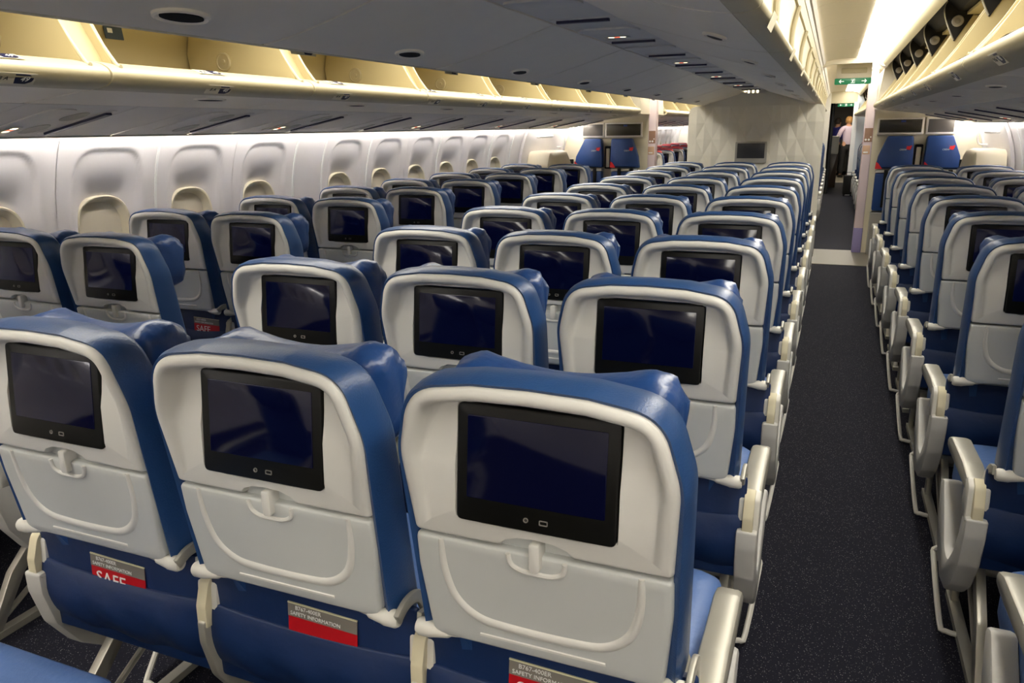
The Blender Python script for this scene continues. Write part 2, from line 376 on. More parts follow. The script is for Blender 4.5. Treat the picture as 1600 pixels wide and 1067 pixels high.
SEAMS = [-.20, .96, 2.125, 3.29, 3.61, 4.195, 5.365, 6.535, 7.12]
wn = 0
for s in (-1, 1):
    wm = window_meshes(s); side = 'left' if s < 0 else 'right'
    for i, y in enumerate(WIN_Y + WIN_Y2):
        wn += 1
        o = struct(f'window_{wn}', wm[0], (0, y - .29, 0), f'white {side} sidewall panel with arched window recess, closed shade')
        obj('window_frame', wm[1], o); sh = obj('window_shade', wm[2], o); obj('shade_grip', wm[3], sh)
    for k, (ya, yb) in enumerate([(Y0, -2.52), (3.29, 3.61), (7.12, 7.42), (8.93, 9.56), (17.1, 17.6)]):
        struct(f'wall_{side}', filler(s, yb - ya), (0, ya, 0), f'plain {side} sidewall filler panel')
    # outer skin behind the panels so that no light leaks
    struct(f'wall_{side}', G().box(s * 2.64, s * 2.66, Y0, 28, 0, 2.5).mesh('outer_skin', 'wall', False))
    zs = list(np.linspace(.2, 1.53, 30))
    poly = [(s * (wall_x(z) - .006), z) for z in zs] + [(s * (wall_x(z) + .01), z) for z in zs[::-1]]
    tm = G().prism(poly, 'y', -.006, .006).mesh('seam_strip', 'white')  # raised trim, the seam's highlight is put into the white colour
    for k, y in enumerate(SEAMS): struct(f'trim_{10 + k}', tm, (0, y, 0), f'seam strip with painted white highlight between {side} window panels')
    # sidewall wash lamp hidden above the service panels' outer edge
    root = thing('sidewall_lamp', f'white wash light along the top of the {side} windows', 'lamp', (0, Y0, 0))
    mm = G().prism([(s * 2.238, 1.523), (s * 2.276, 1.523), (s * 2.276, 1.533), (s * 2.238, 1.533)], 'y', 0, .98).mesh('lamp_strip', 'side', False)
    for i in range(21): obj('lamp_strip', mm, root, (0, i * 1.0, 0))
    # closure above: from the wall top to the bin back
    struct(f'wall_{side}', G().prism(thick([(s * 2.335, 1.53), (s * 2.33, 1.57), (s * 2.20, 1.575)], .01), 'y', Y0, 17.6).mesh('wall_cove', 'wall'), label='cove above the windows')

# ---- exit doors
def exit_door(s):
    side = 'left' if s < 0 else 'right'
    zs = list(np.linspace(0, 1.53, 24))
    o = struct('door_1' if s < 0 else 'door_2', G().prism([(s * (wall_x(z) - .012), z) for z in zs] + [(s * (wall_x(z) + .03), z) for z in zs[::-1]], 'y', 7.45, 8.90).mesh('exit_door', 'wall'), label=f'white exit door in the {side} sidewall')
    for y in (7.44, 8.905):
        obj('door_jamb', G().prism([(s * (wall_x(z) - .035), z) for z in zs] + [(s * (wall_x(z) - .005), z) for z in zs[::-1]], 'y', y - .02, y + .02).mesh('door_jamb', 'wall'), o)
    rings = []
    for (x, i) in ((2.44, .0), (2.25, .0), (2.19, .02), (2.165, .06)):
        rings.append([(s * x, 8.12 + p[0], p[1]) for p in fillet([(-.48 + i, .22, .06), (.48 - i, .22, .06), (.48 - i, 1.08 - i, .10), (.28 - i, 1.245 - i, .10), (-.40 + i, 1.245 - i, .10), (-.48 + i, 1.10 - i, .08)], 5)])
    obj('slide_bustle', G().loft(rings).mesh('slide_bustle', 'frame'), o, label='bulky cream slide pack cover')
    obj('bustle_end', G().rprism(rrect(8.603, 8.615, .3, 1.12, .004, 2), 'x', s * 2.17, s * 2.40, .003).mesh('bustle_end', 'dark'), o)
    obj('grab_handle', G().tube(smooth_line([(s * 2.40, 8.68, 1.44), (s * 2.33, 8.68, 1.43), (s * 2.32, 8.68, 1.36), (s * 2.34, 8.68, 1.28), (s * 2.42, 8.68, 1.27)], 4), .011, 8).mesh('grab_handle', 'white'), o)
    obj('door_handle', G().tube(smooth_line([(s * 2.37, 7.80, 1.41), (s * 2.31, 7.82, 1.41), (s * 2.30, 8.0, 1.41), (s * 2.31, 8.18, 1.41), (s * 2.37, 8.2, 1.41)], 4), .014, 8).mesh('door_handle', 'white'), o)
for s in (-1, 1): exit_door(s)

# ================================================================== OVERHEAD BINS (outboard)
def side_bin_meshes(s):
    L = BP; d = {}
    X = lambda pts: [(p[0] * s, p[1]) for p in pts]
    gap = .004
    lip = smooth_line([(1.345, 1.738), (1.30, 1.729), (1.268, 1.712), (1.258, 1.693), (1.266, 1.672), (1.30, 1.657), (1.355, 1.650)], 3)
    d['lip'] = G().prism(thick(X(lip), .012 * -s if s < 0 else -.012) if False else X(lip) + X([(1.355, 1.664), (1.30, 1.671), (1.28, 1.692), (1.31, 1.718), (1.345, 1.726)]), 'y', gap, L - gap).mesh('bin_lip', 'cream')
    bot = smooth_line([(1.356, 1.650), (1.42, 1.645), (1.52, 1.634), (1.62, 1.623), (1.69, 1.617)], 3)
    d['bottom_panel'] = G().prism(X(bot) + X([(1.69, 1.640), (1.356, 1.670)]), 'y', .006, L - .006).mesh('bin_bottom', 'grey')
    d['floor_panel'] = G().prism(X([(1.345, 1.728), (1.88, 1.715), (1.88, 1.70), (1.345, 1.713)]), 'y', gap, L - gap).mesh('bin_floor', 'cream_in', False)
    back = smooth_line([(1.86, 1.71), (1.90, 1.76), (1.91, 1.86), (1.88, 1.97), (1.80, 2.03), (1.66, 2.06), (1.50, 2.065)], 3)
    d['back_wall'] = G().prism(X(back) + X([(1.50, 2.08), (1.67, 2.075), (1.82, 2.045), (1.90, 1.98), (1.93, 1.86), (1.92, 1.75), (1.88, 1.70)]), 'y', gap, L - gap).mesh('bin_back', 'cream_in')
    dv = [(1.30, 1.722), (1.88, 1.712), (1.90, 1.86), (1.87, 1.98), (1.78, 2.04), (1.50, 2.062)]
    d['divider'] = G().prism(X(dv), 'y', 0, .014).mesh('bin_divider', 'cream_in', False)
    tr = smooth_line([(1.275, 1.722, 0), (1.30, 1.735, 0), (1.39, 1.86, 0), (1.50, 2.06, 0)], 4)
    d['divider_trim'] = G().tube([(p[0] * s, .007, p[1]) for p in tr], .0065, 8).mesh('divider_trim', 'cream')
    d['post'] = G().prism(X([(1.335, 1.722), (1.37, 1.722), (1.57, 2.062), (1.54, 2.062)]), 'y', -.052, .052).mesh('bin_post', 'cream_in')
    d['vent'] = G().loft([[(s * 1.69 + r * math.cos(a), -dy, 1.818 + r * math.sin(a)) for a in np.linspace(0, 2 * PI, 25)[:-1]] for r, dy in ((.040, -.01), (.040, .006), (.035, .009), (.033, .005), (.012, .005), (.010, .010))]).mesh('vent_disc', 'vent')
    # latch cup: oval rim + proud dark disc painting the shaded cup opening
    zc = 1.634
    def oval(a, b, z): return [(s * (1.46 + b * math.sin(t)), a * math.cos(t), z + (b * math.sin(t)) * -.09) for t in np.linspace(0, 2 * PI, 25)[:-1]]
    d['latch'] = G().loft([oval(.085, .034, 1.648), oval(.085, .034, 1.638), oval(.078, .029, 1.635), oval(.070, .024, 1.639)]).mesh('latch_rim', 'grey')
    d['latch_cup_shade'] = G().loft([oval(.066, .021, 1.643), oval(.066, .021, 1.6365)]).mesh('latch_cup_shade', 'dark')
    d['hinge'] = G().rprism([(1.455 * s + p[0] * (1 if s > 0 else -1), 2.03 + p[1]) for p in fillet([(-.045, .15, 0), (-.065, .09, .03), (-.06, .03, .03), (-.03, -.04, .02), (.0, -.10, .004), (.075, .03, .01), (.09, .15, 0)], 4)], 'y', -.012, .012, .002).mesh('hinge_bracket', 'dark')
    d['hinge_edge'] = G().tube([(1.455 * s + p[0] * s, -.013, 2.03 + p[1]) for p in smooth_line([(-.03, .15), (-.064, .09), (-.058, .03), (-.03, -.04), (-.004, -.092)], 4)], .004, 6).mesh('hinge_edge', 'metal')
    d['bolt'] = G().loft([[(1.46 * s + r * math.cos(a), y, 2.035 + r * math.sin(a)) for a in np.linspace(0, 2 * PI, 17)[:-1]] for r, y in ((.030, 0), (.030, -.018), (.026, -.022), (.014, -.022), (.012, -.016))]).mesh('hinge_bolt', 'port')
    return d
def badge_mesh():
    poly = fillet([(-.030, .018, 0), (.012, .018, .01), (.030, .006, .01), (.028, -.008, .01), (.010, -.018, .012), (-.024, -.018, 0)], 4)
    return G().prism(poly, 'z', 0, .0008).mesh('row_badge', 'badge', False)
BADGE = badge_mesh()
PALE = G().prism([(-.095, .021), (.036, .021), (.036, -.021), (-.095, -.021)], 'z', -.0005, .0002).mesh('placard_backing', mat('placard_clear', (.70, .65, .50), .35), False)
def placard(parent, origin, xd, yd, num, letters):
    e = obj('row_placard', PALE, parent); frame_obj(e, origin, xd, yd)
    b = obj('badge', BADGE, e, (0, 0, .0003))
    obj('row_number', text_mesh(str(num), .026, 'white', .25), e, (.002, 0, .0014))
    obj('seat_letters', text_mesh(letters, .020, 'ink', .2), e, (-.062, 0, .0008))
NB = int(round((8.37 - BINS0) / BP))
for s in (-1, 1):
    bm_ = side_bin_meshes(s); side = 'left' if s < 0 else 'right'
    def build_bin(y, lab, front, i, shut=False):
        t = thing('overhead_bin', lab, 'overhead bin', (0, y, 0), f'open bins above the {side} window seats')
        for k in ('lip', 'bottom_panel', 'floor_panel', 'back_wall'): obj(k, bm_[k], t)
        for yy in (.050, BP - .064):
            dv = obj('divider', bm_['divider'], t, (0, yy, 0)); obj('divider_trim', bm_['divider_trim'], dv)
        obj('end_post', bm_['post'], t, (0, -.0 + .0 if i else .03, 0))
        obj('vent_disc', bm_['vent'], t, (0, BP - .064, 0))
        la = obj('latch', bm_['latch'], t, (0, BP * .6, 0)); obj('latch_cup_shade', bm_['latch_cup_shade'], la)
        if s > 0:
            h = obj('hinge_bracket', bm_['hinge'], t, (0, BP - .06, 0)); obj('hinge_edge', bm_['hinge_edge'], h); obj('bolt', bm_['bolt'], h)
        return t
    bins = []
    for i in range(NB):
        bins.append(build_bin(BINS0 + i * BP, f'open cream bin over the {side} window seats, {ordn(i + 1)} from the back wall', False, i))
    for i in range(7):
        build_bin(9.95 + i * BP, f'open cream bin beyond the {side} crew seats, {ordn(i + 1)} forward of the partition', True, i)
    # rounded end piece of the bin row + soffit towards the crew seats
    ye = BINS0 + NB * BP
    rings = []
    base = [(1.345, 1.738), (1.30, 1.729), (1.268, 1.712), (1.258, 1.693), (1.266, 1.672), (1.30, 1.657), (1.355, 1.650), (1.46, 1.642), (1.58, 1.628), (1.69, 1.617), (1.90, 1.70), (1.92, 1.86), (1.88, 2.0), (1.50, 2.08)]
    for k, (dy, sc) in enumerate([(0, 1), (.06, .985), (.12, .94), (.16, .87), (.17, .80)]):
        rings.append([(s * (1.62 + (p[0] - 1.62) * sc), ye + dy, 1.74 + (p[1] - 1.74) * sc) for p in base])
    tag(obj('bin_end_cap', G().loft(rings).mesh('bin_end_cap', 'cream')), f'rounded cream end cap closing the {side} bin row by the exit', 'end cap')
    struct('ceiling', G().prism([(s * 1.3, 1.66), (s * 2.36, 1.55), (s * 2.36, 2.35), (s * 1.46, 2.35), (s * 1.34, 2.08)], 'y', 8.56, 9.95).mesh('exit_soffit', 'ceil', False), label='cream soffit above the exit door')
    # placards per seat row, the same one on lower and upper lip face
    for j in range(9):
        y = .61 + j * .81
        k = int((y - BINS0) // BP)
        if 0 <= k < NB and (j >= 0):
            b = bins[k]; yl = y - (BINS0 + k * BP); num = 49 - j
            if yl < .14: yl = .14
            if yl > BP - .09: yl = BP - .09
            lt = 'B A' if s < 0 else 'F G'
            placard(b, (s * 1.2745, yl, 1.6665), (0, 1 if s < 0 else -1, 0), (-s * .50, 0, .50) if False else (s * -.62, 0, .55), num, lt)
            placard(b, (s * 1.295, yl - .02, 1.7285), (0, 1 if s < 0 else -1, 0), (s * .92, 0, .36), num, lt)

tg = obj('bin_label', G().rprism(rrect(-.045, .045, -.028, .028, .003, 2), 'x', 0, .003, .0008).mesh('bin_label', mat('label_slate', (.05, .08, .13), .5)), None, (-1.893, 1.50, 1.915), (0, -.12, 0))
tag(tg, 'small slate blue label on the back wall of the nearest visible left bin', 'label')
obj('print_mark', G().box(.0028, .0036, -.030, -.006, -.004, .014).mesh('print_mark', 'white', False), tg)
# ================================================================== CENTRE BINS
def centre_bin_meshes(s):
    L = BP; d = {}; gap = .004
    X = lambda pts: [(p[0] * s, p[1]) for p in pts]
    und = smooth_line([(.138, 1.888), (.22, 1.863), (.34, 1.826), (.46, 1.792), (.56, 1.767), (.63, 1.755), (.655, 1.752)], 3)
    d['bottom_panel'] = G().prism(X(und) + X([(.655, 1.768), (.56, 1.784), (.34, 1.842), (.138, 1.905)]), 'y', .007, L - .007).mesh('centre_bin_bottom', 'grey')
    lip = smooth_line([(.656, 1.752), (.69, 1.752), (.715, 1.762), (.722, 1.778), (.712, 1.793), (.69, 1.80)], 3)
    d['lip'] = G().prism(X(lip) + X([(.69, 1.788), (.656, 1.768)]), 'y', gap, L - gap).mesh('centre_bin_lip', 'cream')
    d['floor_panel'] = G().prism(X([(.16, 1.905), (.656, 1.772), (.69, 1.79), (.20, 1.915)]), 'y', gap, L - gap).mesh('centre_bin_floor', 'cream_in', False)
    back = smooth_line([(.690, 1.795), (.672, 1.810), (.664, 1.85), (.664, 1.92), (.672, 1.98), (.684, 2.03)], 4)
    d['back_wall'] = G().prism(X(back) + X([(.66, 2.035), (.64, 1.95), (.63, 1.85), (.64, 1.80)]), 'y', gap, L - gap).mesh('centre_bin_back', 'cream')
    tr = smooth_line([(.684, 1.800, 0), (.678, 1.812, 0), (.673, 1.85, 0), (.672, 1.92, 0), (.680, 1.98, 0), (.692, 2.035, 0)], 4)
    d['rib'] = G().tube([(p[0] * s, 0, p[1]) for p in tr], .011, 8).mesh('bin_rib', 'cream')
    d['divider'] = G().prism(X([(.62, 1.80), (.69, 1.80), (.674, 1.85), (.674, 1.92), (.686, 2.03), (.62, 2.03)]), 'y', -.006, .006).mesh('centre_divider', 'cream')
    sl = -.155
    def oval(a, b, dz): return [(s * (.53 + b * math.sin(t)), a * math.cos(t), 1.7735 + dz + b * math.sin(t) * -.26) for t in np.linspace(0, 2 * PI, 25)[:-1]]
    d['latch'] = G().loft([oval(.085, .036, .006), oval(.085, .036, -.006), oval(.078, .031, -.009), oval(.070, .026, -.004)]).mesh('centre_latch_rim', 'grey')
    d['latch_cup_shade'] = G().loft([oval(.066, .022, .0), oval(.066, .022, -.007)]).mesh('centre_latch_cup_shade', 'dark')  # dark disc paints the shade inside the latch cup
    return d
for s in (-1, 1):
    cm = centre_bin_meshes(s); side = 'left' if s < 0 else 'right'
    for i in range(NB + 8):
        y = BINS0 + i * BP
        lab = f'centre overhead bin facing the {side} aisle, {ordn(i + 1)} from the back wall'
        t = thing('overhead_bin', lab, 'overhead bin', (0, y, 0), f'centre bins facing the {side} aisle')
        for k in ('bottom_panel', 'lip', 'floor_panel', 'back_wall'): obj(k, cm[k], t)
        for yy in (.015, BP - .015):
            dv = obj('divider', cm['divider'], t, (0, yy, 0)); obj('divider_rib', cm['rib'], dv)
        la = obj('latch', cm['latch'], t, (0, BP * .6, 0)); obj('latch_cup_shade', cm['latch_cup_shade'], la)
        if i < NB and i >= 3:
            placard(t, (s * .7195, .30, 1.766), (0, -s, 0), (s * .35, 0, .94), 49 - (i - 3), 'C D E')
# top cover between the centre bins
struct('ceiling', G().box(-.66, .66, Y0, 17.5, 2.046, 2.06).mesh('centre_bin_cover', 'ceil', False))

# ================================================================== SERVICE PANELS
def glyph_sign(parent, org, xd, yd):
    e = obj('seatbelt_sign', G().box(-.055, .055, -.02, .02, -.0008, .0004).mesh('sign_plate', 'psu_d', False), parent); frame_obj(e, org, xd, yd)
    for (x, m, w_) in ((-.026, 'sign_w', .012), (0, 'sign_r', .010), (.026, 'sign_w', .012)):
        obj('sign_light', G().prism(rrect(x - w_, x + w_, -.011, .011, .004, 2), 'z', 0, .0012).mesh('sign_light', m, False), e)
def psu_meshes(s):
    L = .81; d = {}
    X = lambda pts: [(p[0] * s, p[1]) for p in pts]
    a, b = (1.692, 1.616), (2.262, 1.505)
    dx, dz = b[0] - a[0], b[1] - a[1]; ln = math.hypot(dx, dz); ux, uz = dx / ln, dz / ln
    def P(t, h, y): return (s * (a[0] + ux * t + uz * h * 1.0), y, a[1] + uz * t - ux * h)   # h: below the panel
    d['P'] = P; d['u'] = (s * ux, 0, uz)
    def slab(y0, y1, t0, t1, h0, h1):
        return G().add([P(t0, h0, y0), P(t1, h0, y0), P(t1, h0, y1), P(t0, h0, y1), P(t0, h1, y0), P(t1, h1, y0), P(t1, h1, y1), P(t0, h1, y1)],
                       [(0, 3, 2, 1), (4, 5, 6, 7), (0, 1, 5, 4), (1, 2, 6, 5), (2, 3, 7, 6), (3, 0, 4, 7)])
    d['plain'] = slab(.003, .33, 0, ln, -.012, 0).mesh('service_blank', 'psu', False)
    d['unit'] = slab(.336, L - .003, 0, ln, -.012, 0).mesh('service_unit', 'psu', False)
    d['edge'] = slab(0, L, ln - .008, ln + .004, -.02, .006).mesh('service_edge', 'psu_d', False)
    def rring(y0, y1, t0, t1, r, h, n=4): return [P(q[1], h, q[0]) for q in rrect(y0, y1, t0, t1, r, n)]
    d['strip_frame'] = G().loft([rring(.715, .775, .07, .51, .028, -.001), rring(.715, .775, .07, .51, .028, .003), rring(.719, .771, .074, .506, .026, .004)]).mesh('strip_frame', 'psu')
    d['navy_strip'] = G().loft([rring(.730, .760, .10, .48, .004, 0, 2), rring(.730, .760, .10, .48, .004, .013, 2)]).mesh('navy_strip', 'navy', False)
    def dish(yc, tc, ry, rt):
        def R(k, h): return [P(tc + rt * k * math.sin(q), h, yc + ry * k * math.cos(q)) for q in np.linspace(0, 2 * PI, 21)[:-1]]
        return G().loft([R(1, 0), R(1, .002), R(.94, .003), R(.85, .001), R(.3, .001)]).mesh('shaded_dish', 'psu_d')  # flat disc, the recess shade is put into its darker colour
    d['dish1'] = dish(.66, .19, .040, .075); d['dish2'] = dish(.65, .42, .042, .085)
    d['sign_pod'] = G().loft([rring(.468, .594, .06, .50, .05, -.001, 5), rring(.468, .594, .06, .50, .05, .004, 5), rring(.478, .584, .07, .49, .045, .006, 5), rring(.490, .572, .085, .475, .035, .003, 5)]).mesh('sign_pod', 'psu')
    return d
for s in (-1, 1):
    pm = psu_meshes(s); side = 'left' if s < 0 else 'right'; P = pm['P']
    for j in range(-3, 22):
        y = 1.33 - .745 + j * .81
        if y > 8.0 and y < 9.9 or y < Y0 or y > 16.6: continue
        i = j + 3
        where = 'aft of the exit' if y < 8 else 'beyond the crew partition'
        kk = i + 1 if y < 8 else i - 13
        t = thing('service_panel', f'grey service panel over the {side} window seats {where}, number {ordn(max(kk, 1))} counting forward', 'service panel', (0, y, 0), f'{side} service panels')
        obj('blank_panel', pm['plain'], t); obj('unit_panel', pm['unit'], t); obj('edge_strip', pm['edge'], t)
        fr = obj('strip_frame', pm['strip_frame'], t); obj('navy_strip', pm['navy_strip'], fr)
        obj('shaded_dish', pm['dish1'], t); obj('shaded_dish', pm['dish2'], t)
        pod = obj('sign_pod', pm['sign_pod'], t)
        if j % 2 == 0:
            glyph_sign(pod, P(.40, .0085, .531), pm['u'], (0, -s, 0))
# end filler so that the service row meets the door region
# centre strip
me_c = G().prism([(-.135, 1.893), (.135, 1.893), (.135, 1.91), (-.135, 1.91)], 'y', .003, .807).mesh('centre_service_panel', 'psu', False)
pod_c = G().loft([[(p[0], p[1], z) for p in rrect(-.125 + i, .125 - i, .05 + i, .20 - i, .06, 5)] for z, i in ((1.894, 0), (1.886, 0), (1.884, .01), (1.888, .02))]).mesh('lamp_pod', 'psu')
bar_c = G().prism(rrect(-.098, .102, -.012, .012, .003, 2), 'z', 1.880, 1.894).mesh('navy_strip', 'navy', False)
frm_c = G().loft([[(p[0], p[1], z) for p in rrect(-.122 + i, .122 - i, -.028 + i, .028 - i, .02, 4)] for z, i in ((1.894, 0), (1.8905, 0), (1.8895, .004))]).mesh('strip_frame', 'psu')
for j in range(-4, 20):
    y = 1.89 - .55 + j * .79
    if y < Y0 or (8.2 < y < 9.3): continue
    t = thing('service_panel', f'grey ceiling service panel over the centre seats, {ordn(j + 5)} from the back wall', 'service panel', (0, y, 0), 'centre service panels')
    obj('panel', me_c, t); obj('lamp_pod', pod_c, t); f_ = obj('strip_frame', frm_c, t, (0, .55, 0)); obj('navy_strip', bar_c, f_)
    if j % 2 == 1: glyph_sign(t, (-.03, .38, 1.8905), (1, 0, 0), (0, -1, 0))

# ================================================================== SEATS
SM = {}
ZS = [.655, .866, .909, .957, 1.02, 1.08, 1.148]; YS = [.016, -.008, -.016, -.024, -.034, -.043, -.047]
def ys_(z): return lerp(z, ZS, YS)
def ymon(z): return lerp(z, [.86, .909, 1.10, 1.14], [-.010, -.016, .004, .006])
def shell_outline():
    return fillet([(-.0, .866, 0), (.040, .866, .0), (.052, .866, .0), (.2155, .866, .012), (.224, 1.02, .16), (.196, 1.128, .07), (.09, 1.1435, .05), (0, 1.146, 0),
                   (-.09, 1.1435, .05), (-.196, 1.128, .07), (-.224, 1.02, .16), (-.2155, .866, .012), (-.052, .866, 0), (-.040, .866, 0)], 7)
def seat_meshes():
    # --- upper shell with the monitor recess: lofted rings from the outer rim inwards
    out = shell_outline()
    # arch the bottom edge up around the latch
    out = [(x, z + (.026 if abs(x) < .048 and z < .87 else 0)) for x, z in out]
    base = fillet([(-.2155, .866, .012), (.2155, .866, .012), (.224, 1.02, .16), (.196, 1.128, .07), (.09, 1.1435, .05), (0, 1.146, 0), (-.09, 1.1435, .05), (-.196, 1.128, .07), (-.224, 1.02, .16)], 8)
    # insert bottom-edge points incl. latch notch
    i0 = 8
    left = base[:9]; rest = base[9:]
    notch = [(-.12, .866), (-.062, .866), (-.052, .880), (-.030, .888), (0, .890), (.030, .888), (.052, .880), (.062, .866), (.12, .866)]
    out = left + notch + rest
    rec = lambda z: sstep(.90, 1.05, z)
    nb0, nb1 = len(left), len(left) + len(notch)
    def off(d):
        q = offset(out, -d); o2 = []
        for i, p in enumerate(q):
            if abs(out[i][0]) > .13:
                zb = .866 + d * .8; z_ = max(p[1], zb); x_ = p[0]
                if out[i][1] < .885 and d > .010: x_ = math.copysign(.2155 + .0555 * (z_ - .866) - d, p[0]); z_ = zb if out[i][1] < .872 else z_
                o2.append((x_, z_))
            elif out[i][1] < .90:
                z0 = out[i][1]
                o2.append((out[i][0], z0 + d * .8 if z0 < .868 else min(max(p[1], z0), z0 + d * .3, .903)))
            else: o2.append(p)
        return o2
    def ring(d, f): return [(p[0], f(p[0], p[1]), p[1]) for p in off(d)]
    mon = rrect(-.1335, .1335, .9055, 1.1045, .013, 4)
    cz = 1.0
    def cast(p, poly):
        a = math.atan2(p[1] - cz, p[0]); dx, dz = math.cos(a), math.sin(a); best = None
        for i in range(len(poly)):
            q, r = poly[i], poly[(i + 1) % len(poly)]
            ex, ez = r[0] - q[0], r[1] - q[1]; den = dx * ez - dz * ex
            if abs(den) < 1e-12: continue
            t = (q[0] * ez - (q[1] - cz) * ex) / den; u = (q[0] * dz - (q[1] - cz) * dx) / den
            if t > 0 and -1e-6 <= u <= 1 + 1e-6 and (best is None or t < best): best = t
        return (dx * best, cz + dz * best)
    inner = [cast(p, mon) for p in out]
    yp = lambda z: ys_(z) + (ymon(z) - ys_(z)) * rec(z)
    rings = [ring(0, lambda x, z: ys_(z) + .055), ring(0, lambda x, z: ys_(z) + .012), ring(.002, lambda x, z: ys_(z) + .004), ring(.006, lambda x, z: ys_(z) - .000),
             ring(.011, lambda x, z: ys_(z) - .003 * rec(z)), ring(.017, lambda x, z: ys_(z) - .003 * rec(z)), ring(.022, lambda x, z: ys_(z) + .001 * rec(z)),
             ring(.0265, lambda x, z: ys_(z) * .7 + yp(z) * .3), ring(.030, lambda x, z: ys_(z) * .25 + yp(z) * .75), ring(.034, lambda x, z: ys_(z) * .05 + yp(z) * .95), ring(.039, lambda x, z: yp(z))]
    o39 = off(.039)
    for t_ in (.2, .4, .6, .8, .93, 1.0):
        rings.append([(p[0] * (1 - t_) + m_[0] * t_, yp(p[1] * (1 - t_) + m_[1] * t_), p[1] * (1 - t_) + m_[1] * t_) for p, m_ in zip(o39, inner)])
    rings.append([(m_[0] * .99, ymon(m_[1]) + .003, cz + (m_[1] - cz) * .99) for m_ in inner])
    rings.append([(m_[0] * .985, ymon(m_[1]) + .018, cz + (m_[1] - cz) * .985) for m_ in inner])
    SM['shell'] = G().loft(rings, False, False).mesh('back_shell', 'shell', ang=55)
    SM['latch_recess'] = G().rprism(rrect(-.066, .066, .850, .894, .01, 3), 'y', .010, .02, .002).mesh('latch_recess', 'tray')
    # --- monitor
    tilt = math.atan2(.020, .191)
    SM['monitor'] = G().rprism(rrect(-.1305, .1305, -.0965, .0965, .010, 4), 'y', -.003, .014, .0025).mesh('monitor_bezel', 'bezel')
    SM['screen'] = G().rprism(rrect(-.1125, .1125, -.056, .079, .002, 2), 'y', -.0042, -.002, .0006).mesh('monitor_screen', 'screen')
    SM['tilt'] = tilt
    SM['jack'] = G().loft([[(-.012 + r * math.cos(a), y, -.078 + r * math.sin(a)) for a in np.linspace(0, 2 * PI, 13)[:-1]] for r, y in ((.0042, -.002), (.0042, -.0045), (.003, -.0045), (.0026, -.003))]).mesh('headphone_jack', 'port')
    SM['usb'] = G().loft([[(p[0], y, p[1]) for p in rrect(.010 + i, .024 - i, -.082 + i, -.074 - i, .001, 1)] for i, y in ((0, -.002), (0, -.0045), (.0014, -.0045), (.0014, -.003))], True, False).mesh('usb_port', 'port', False)
    # --- tray
    tc_ = [(-.203, .652), (.203, .652), (.2165, .80), (.2155, .861), (-.2155, .861), (-.2165, .80)]; trr = (.022, .022, .05, .008, .008, .05)
    def tring(d, dy): return [(p[0], ys_(p[1]) + dy, p[1]) for p in fillet([(q[0], q[1], r) for q, r in zip(offset(tc_, -d), trr)], 4)]
    def grid_fill(): return None
    SM['tray'] = G().loft([tring(0, .05), tring(0, .008), tring(.002, .002), tring(.006, 0), tring(.02, 0)]).mesh('tray_table', 'tray', ang=50)
    ln = smooth_line([(-.168, .858), (-.166, .80), (-.150, .745), (-.110, .712), (-.05, .704), (.05, .704), (.110, .712), (.150, .745), (.166, .80), (.168, .858)], 5)
    gg = G(); rr = []
    for i, p in enumerate(ln):
        a = ln[max(0, i - 1)]; b = ln[min(len(ln) - 1, i + 1)]; t = Vector((b[0] - a[0], b[1] - a[1])).normalized(); nx, nz = -t.y, t.x
        wd = .0115 * (.45 + .55 * math.sin(PI * i / (len(ln) - 1)) ** .6)
        y0 = ys_(p[1])
        rr.append([(p[0] + nx * wd * k, y0 + h, p[1] + nz * wd * k) for k, h in ((-1, .002), (-.55, -.0030), (0, -.0045), (.55, -.0030), (1, .002))])
    SM['ridge'] = gg.loft(rr, True, True).mesh('tray_ridge', 'ridge', ang=80)
    SM['slot'] = G().loft([[(x, ys_(.676 + z) + h, .676 + z) for z, h in ((-.004, .001), (-.002, -.0022), (.002, -.0022), (.004, .001))] for x in (-.11, .11)]).mesh('tray_slot', 'ridge')
    cup = smooth_line([(-.048, .857), (-.044, .838), (-.026, .828), (0, .8265), (.026, .828), (.044, .838), (.048, .857)], 4)
    SM['cup'] = G().tube([(p[0], ys_(p[1]) - .001, p[1]) for p in cup], .0045, 8).mesh('latch_cup', 'ridge')
    SM['latch'] = G().rprism(fillet([(-.0095, .836, .008), (.0095, .836, .008), (.0095, .886, .006), (-.0095, .886, .006)], 4), 'y', -.0185, .012, .003).mesh('tray_latch', 'shell')
    # --- blue backrest cushion wrapping the shell
    co = fillet([(-.190, .50, .03), (.190, .50, .03), (.2165, .66, .1), (.224, 1.02, .16), (.196, 1.128, .07), (.09, 1.1435, .05), (0, 1.146, 0), (-.09, 1.1435, .05), (-.196, 1.128, .07), (-.224, 1.02, .16), (-.2165, .66, .1)], 7)
    yf = lambda z: lerp(z, [.50, .65, .80, .95, 1.09, 1.16], [.135, .125, .105, .075, .045, .035])
    def cring(d, f): return [(p[0], f(p[1]), p[1]) for p in offset(co, d)]
    yr = lambda z: ys_(max(z, .655)) + (.06 if z < .655 else 0)
    rings = [cring(-.05, lambda z: max(yr(z) + .02, .032)), cring(-.012, lambda z: max(yr(z) + .02, .030)), cring(-.003, lambda z: yr(z) + .010), cring(.004, lambda z: yr(z) + .006), cring(.009, lambda z: yr(z) * .8 + yf(z) * .2), cring(.012, lambda z: yr(z) * .5 + yf(z) * .5),
             cring(.011, lambda z: yr(z) * .12 + yf(z) * .88), cring(.005, lambda z: yf(z)), cring(-.02, lambda z: yf(z) + .012), cring(-.07, lambda z: yf(z) + .02)]
    SM['back_cushion'] = G().loft(rings).mesh('backrest_cushion', 'leather', ang=70)
    seam = [(.0, 0, 0)]
    # --- headrest: pillow with gathered ends
    rings = []
    nx = 34; na = 28
    rnd = random.Random(3)
    ph = [rnd.uniform(0, 6.28) for _ in range(8)]
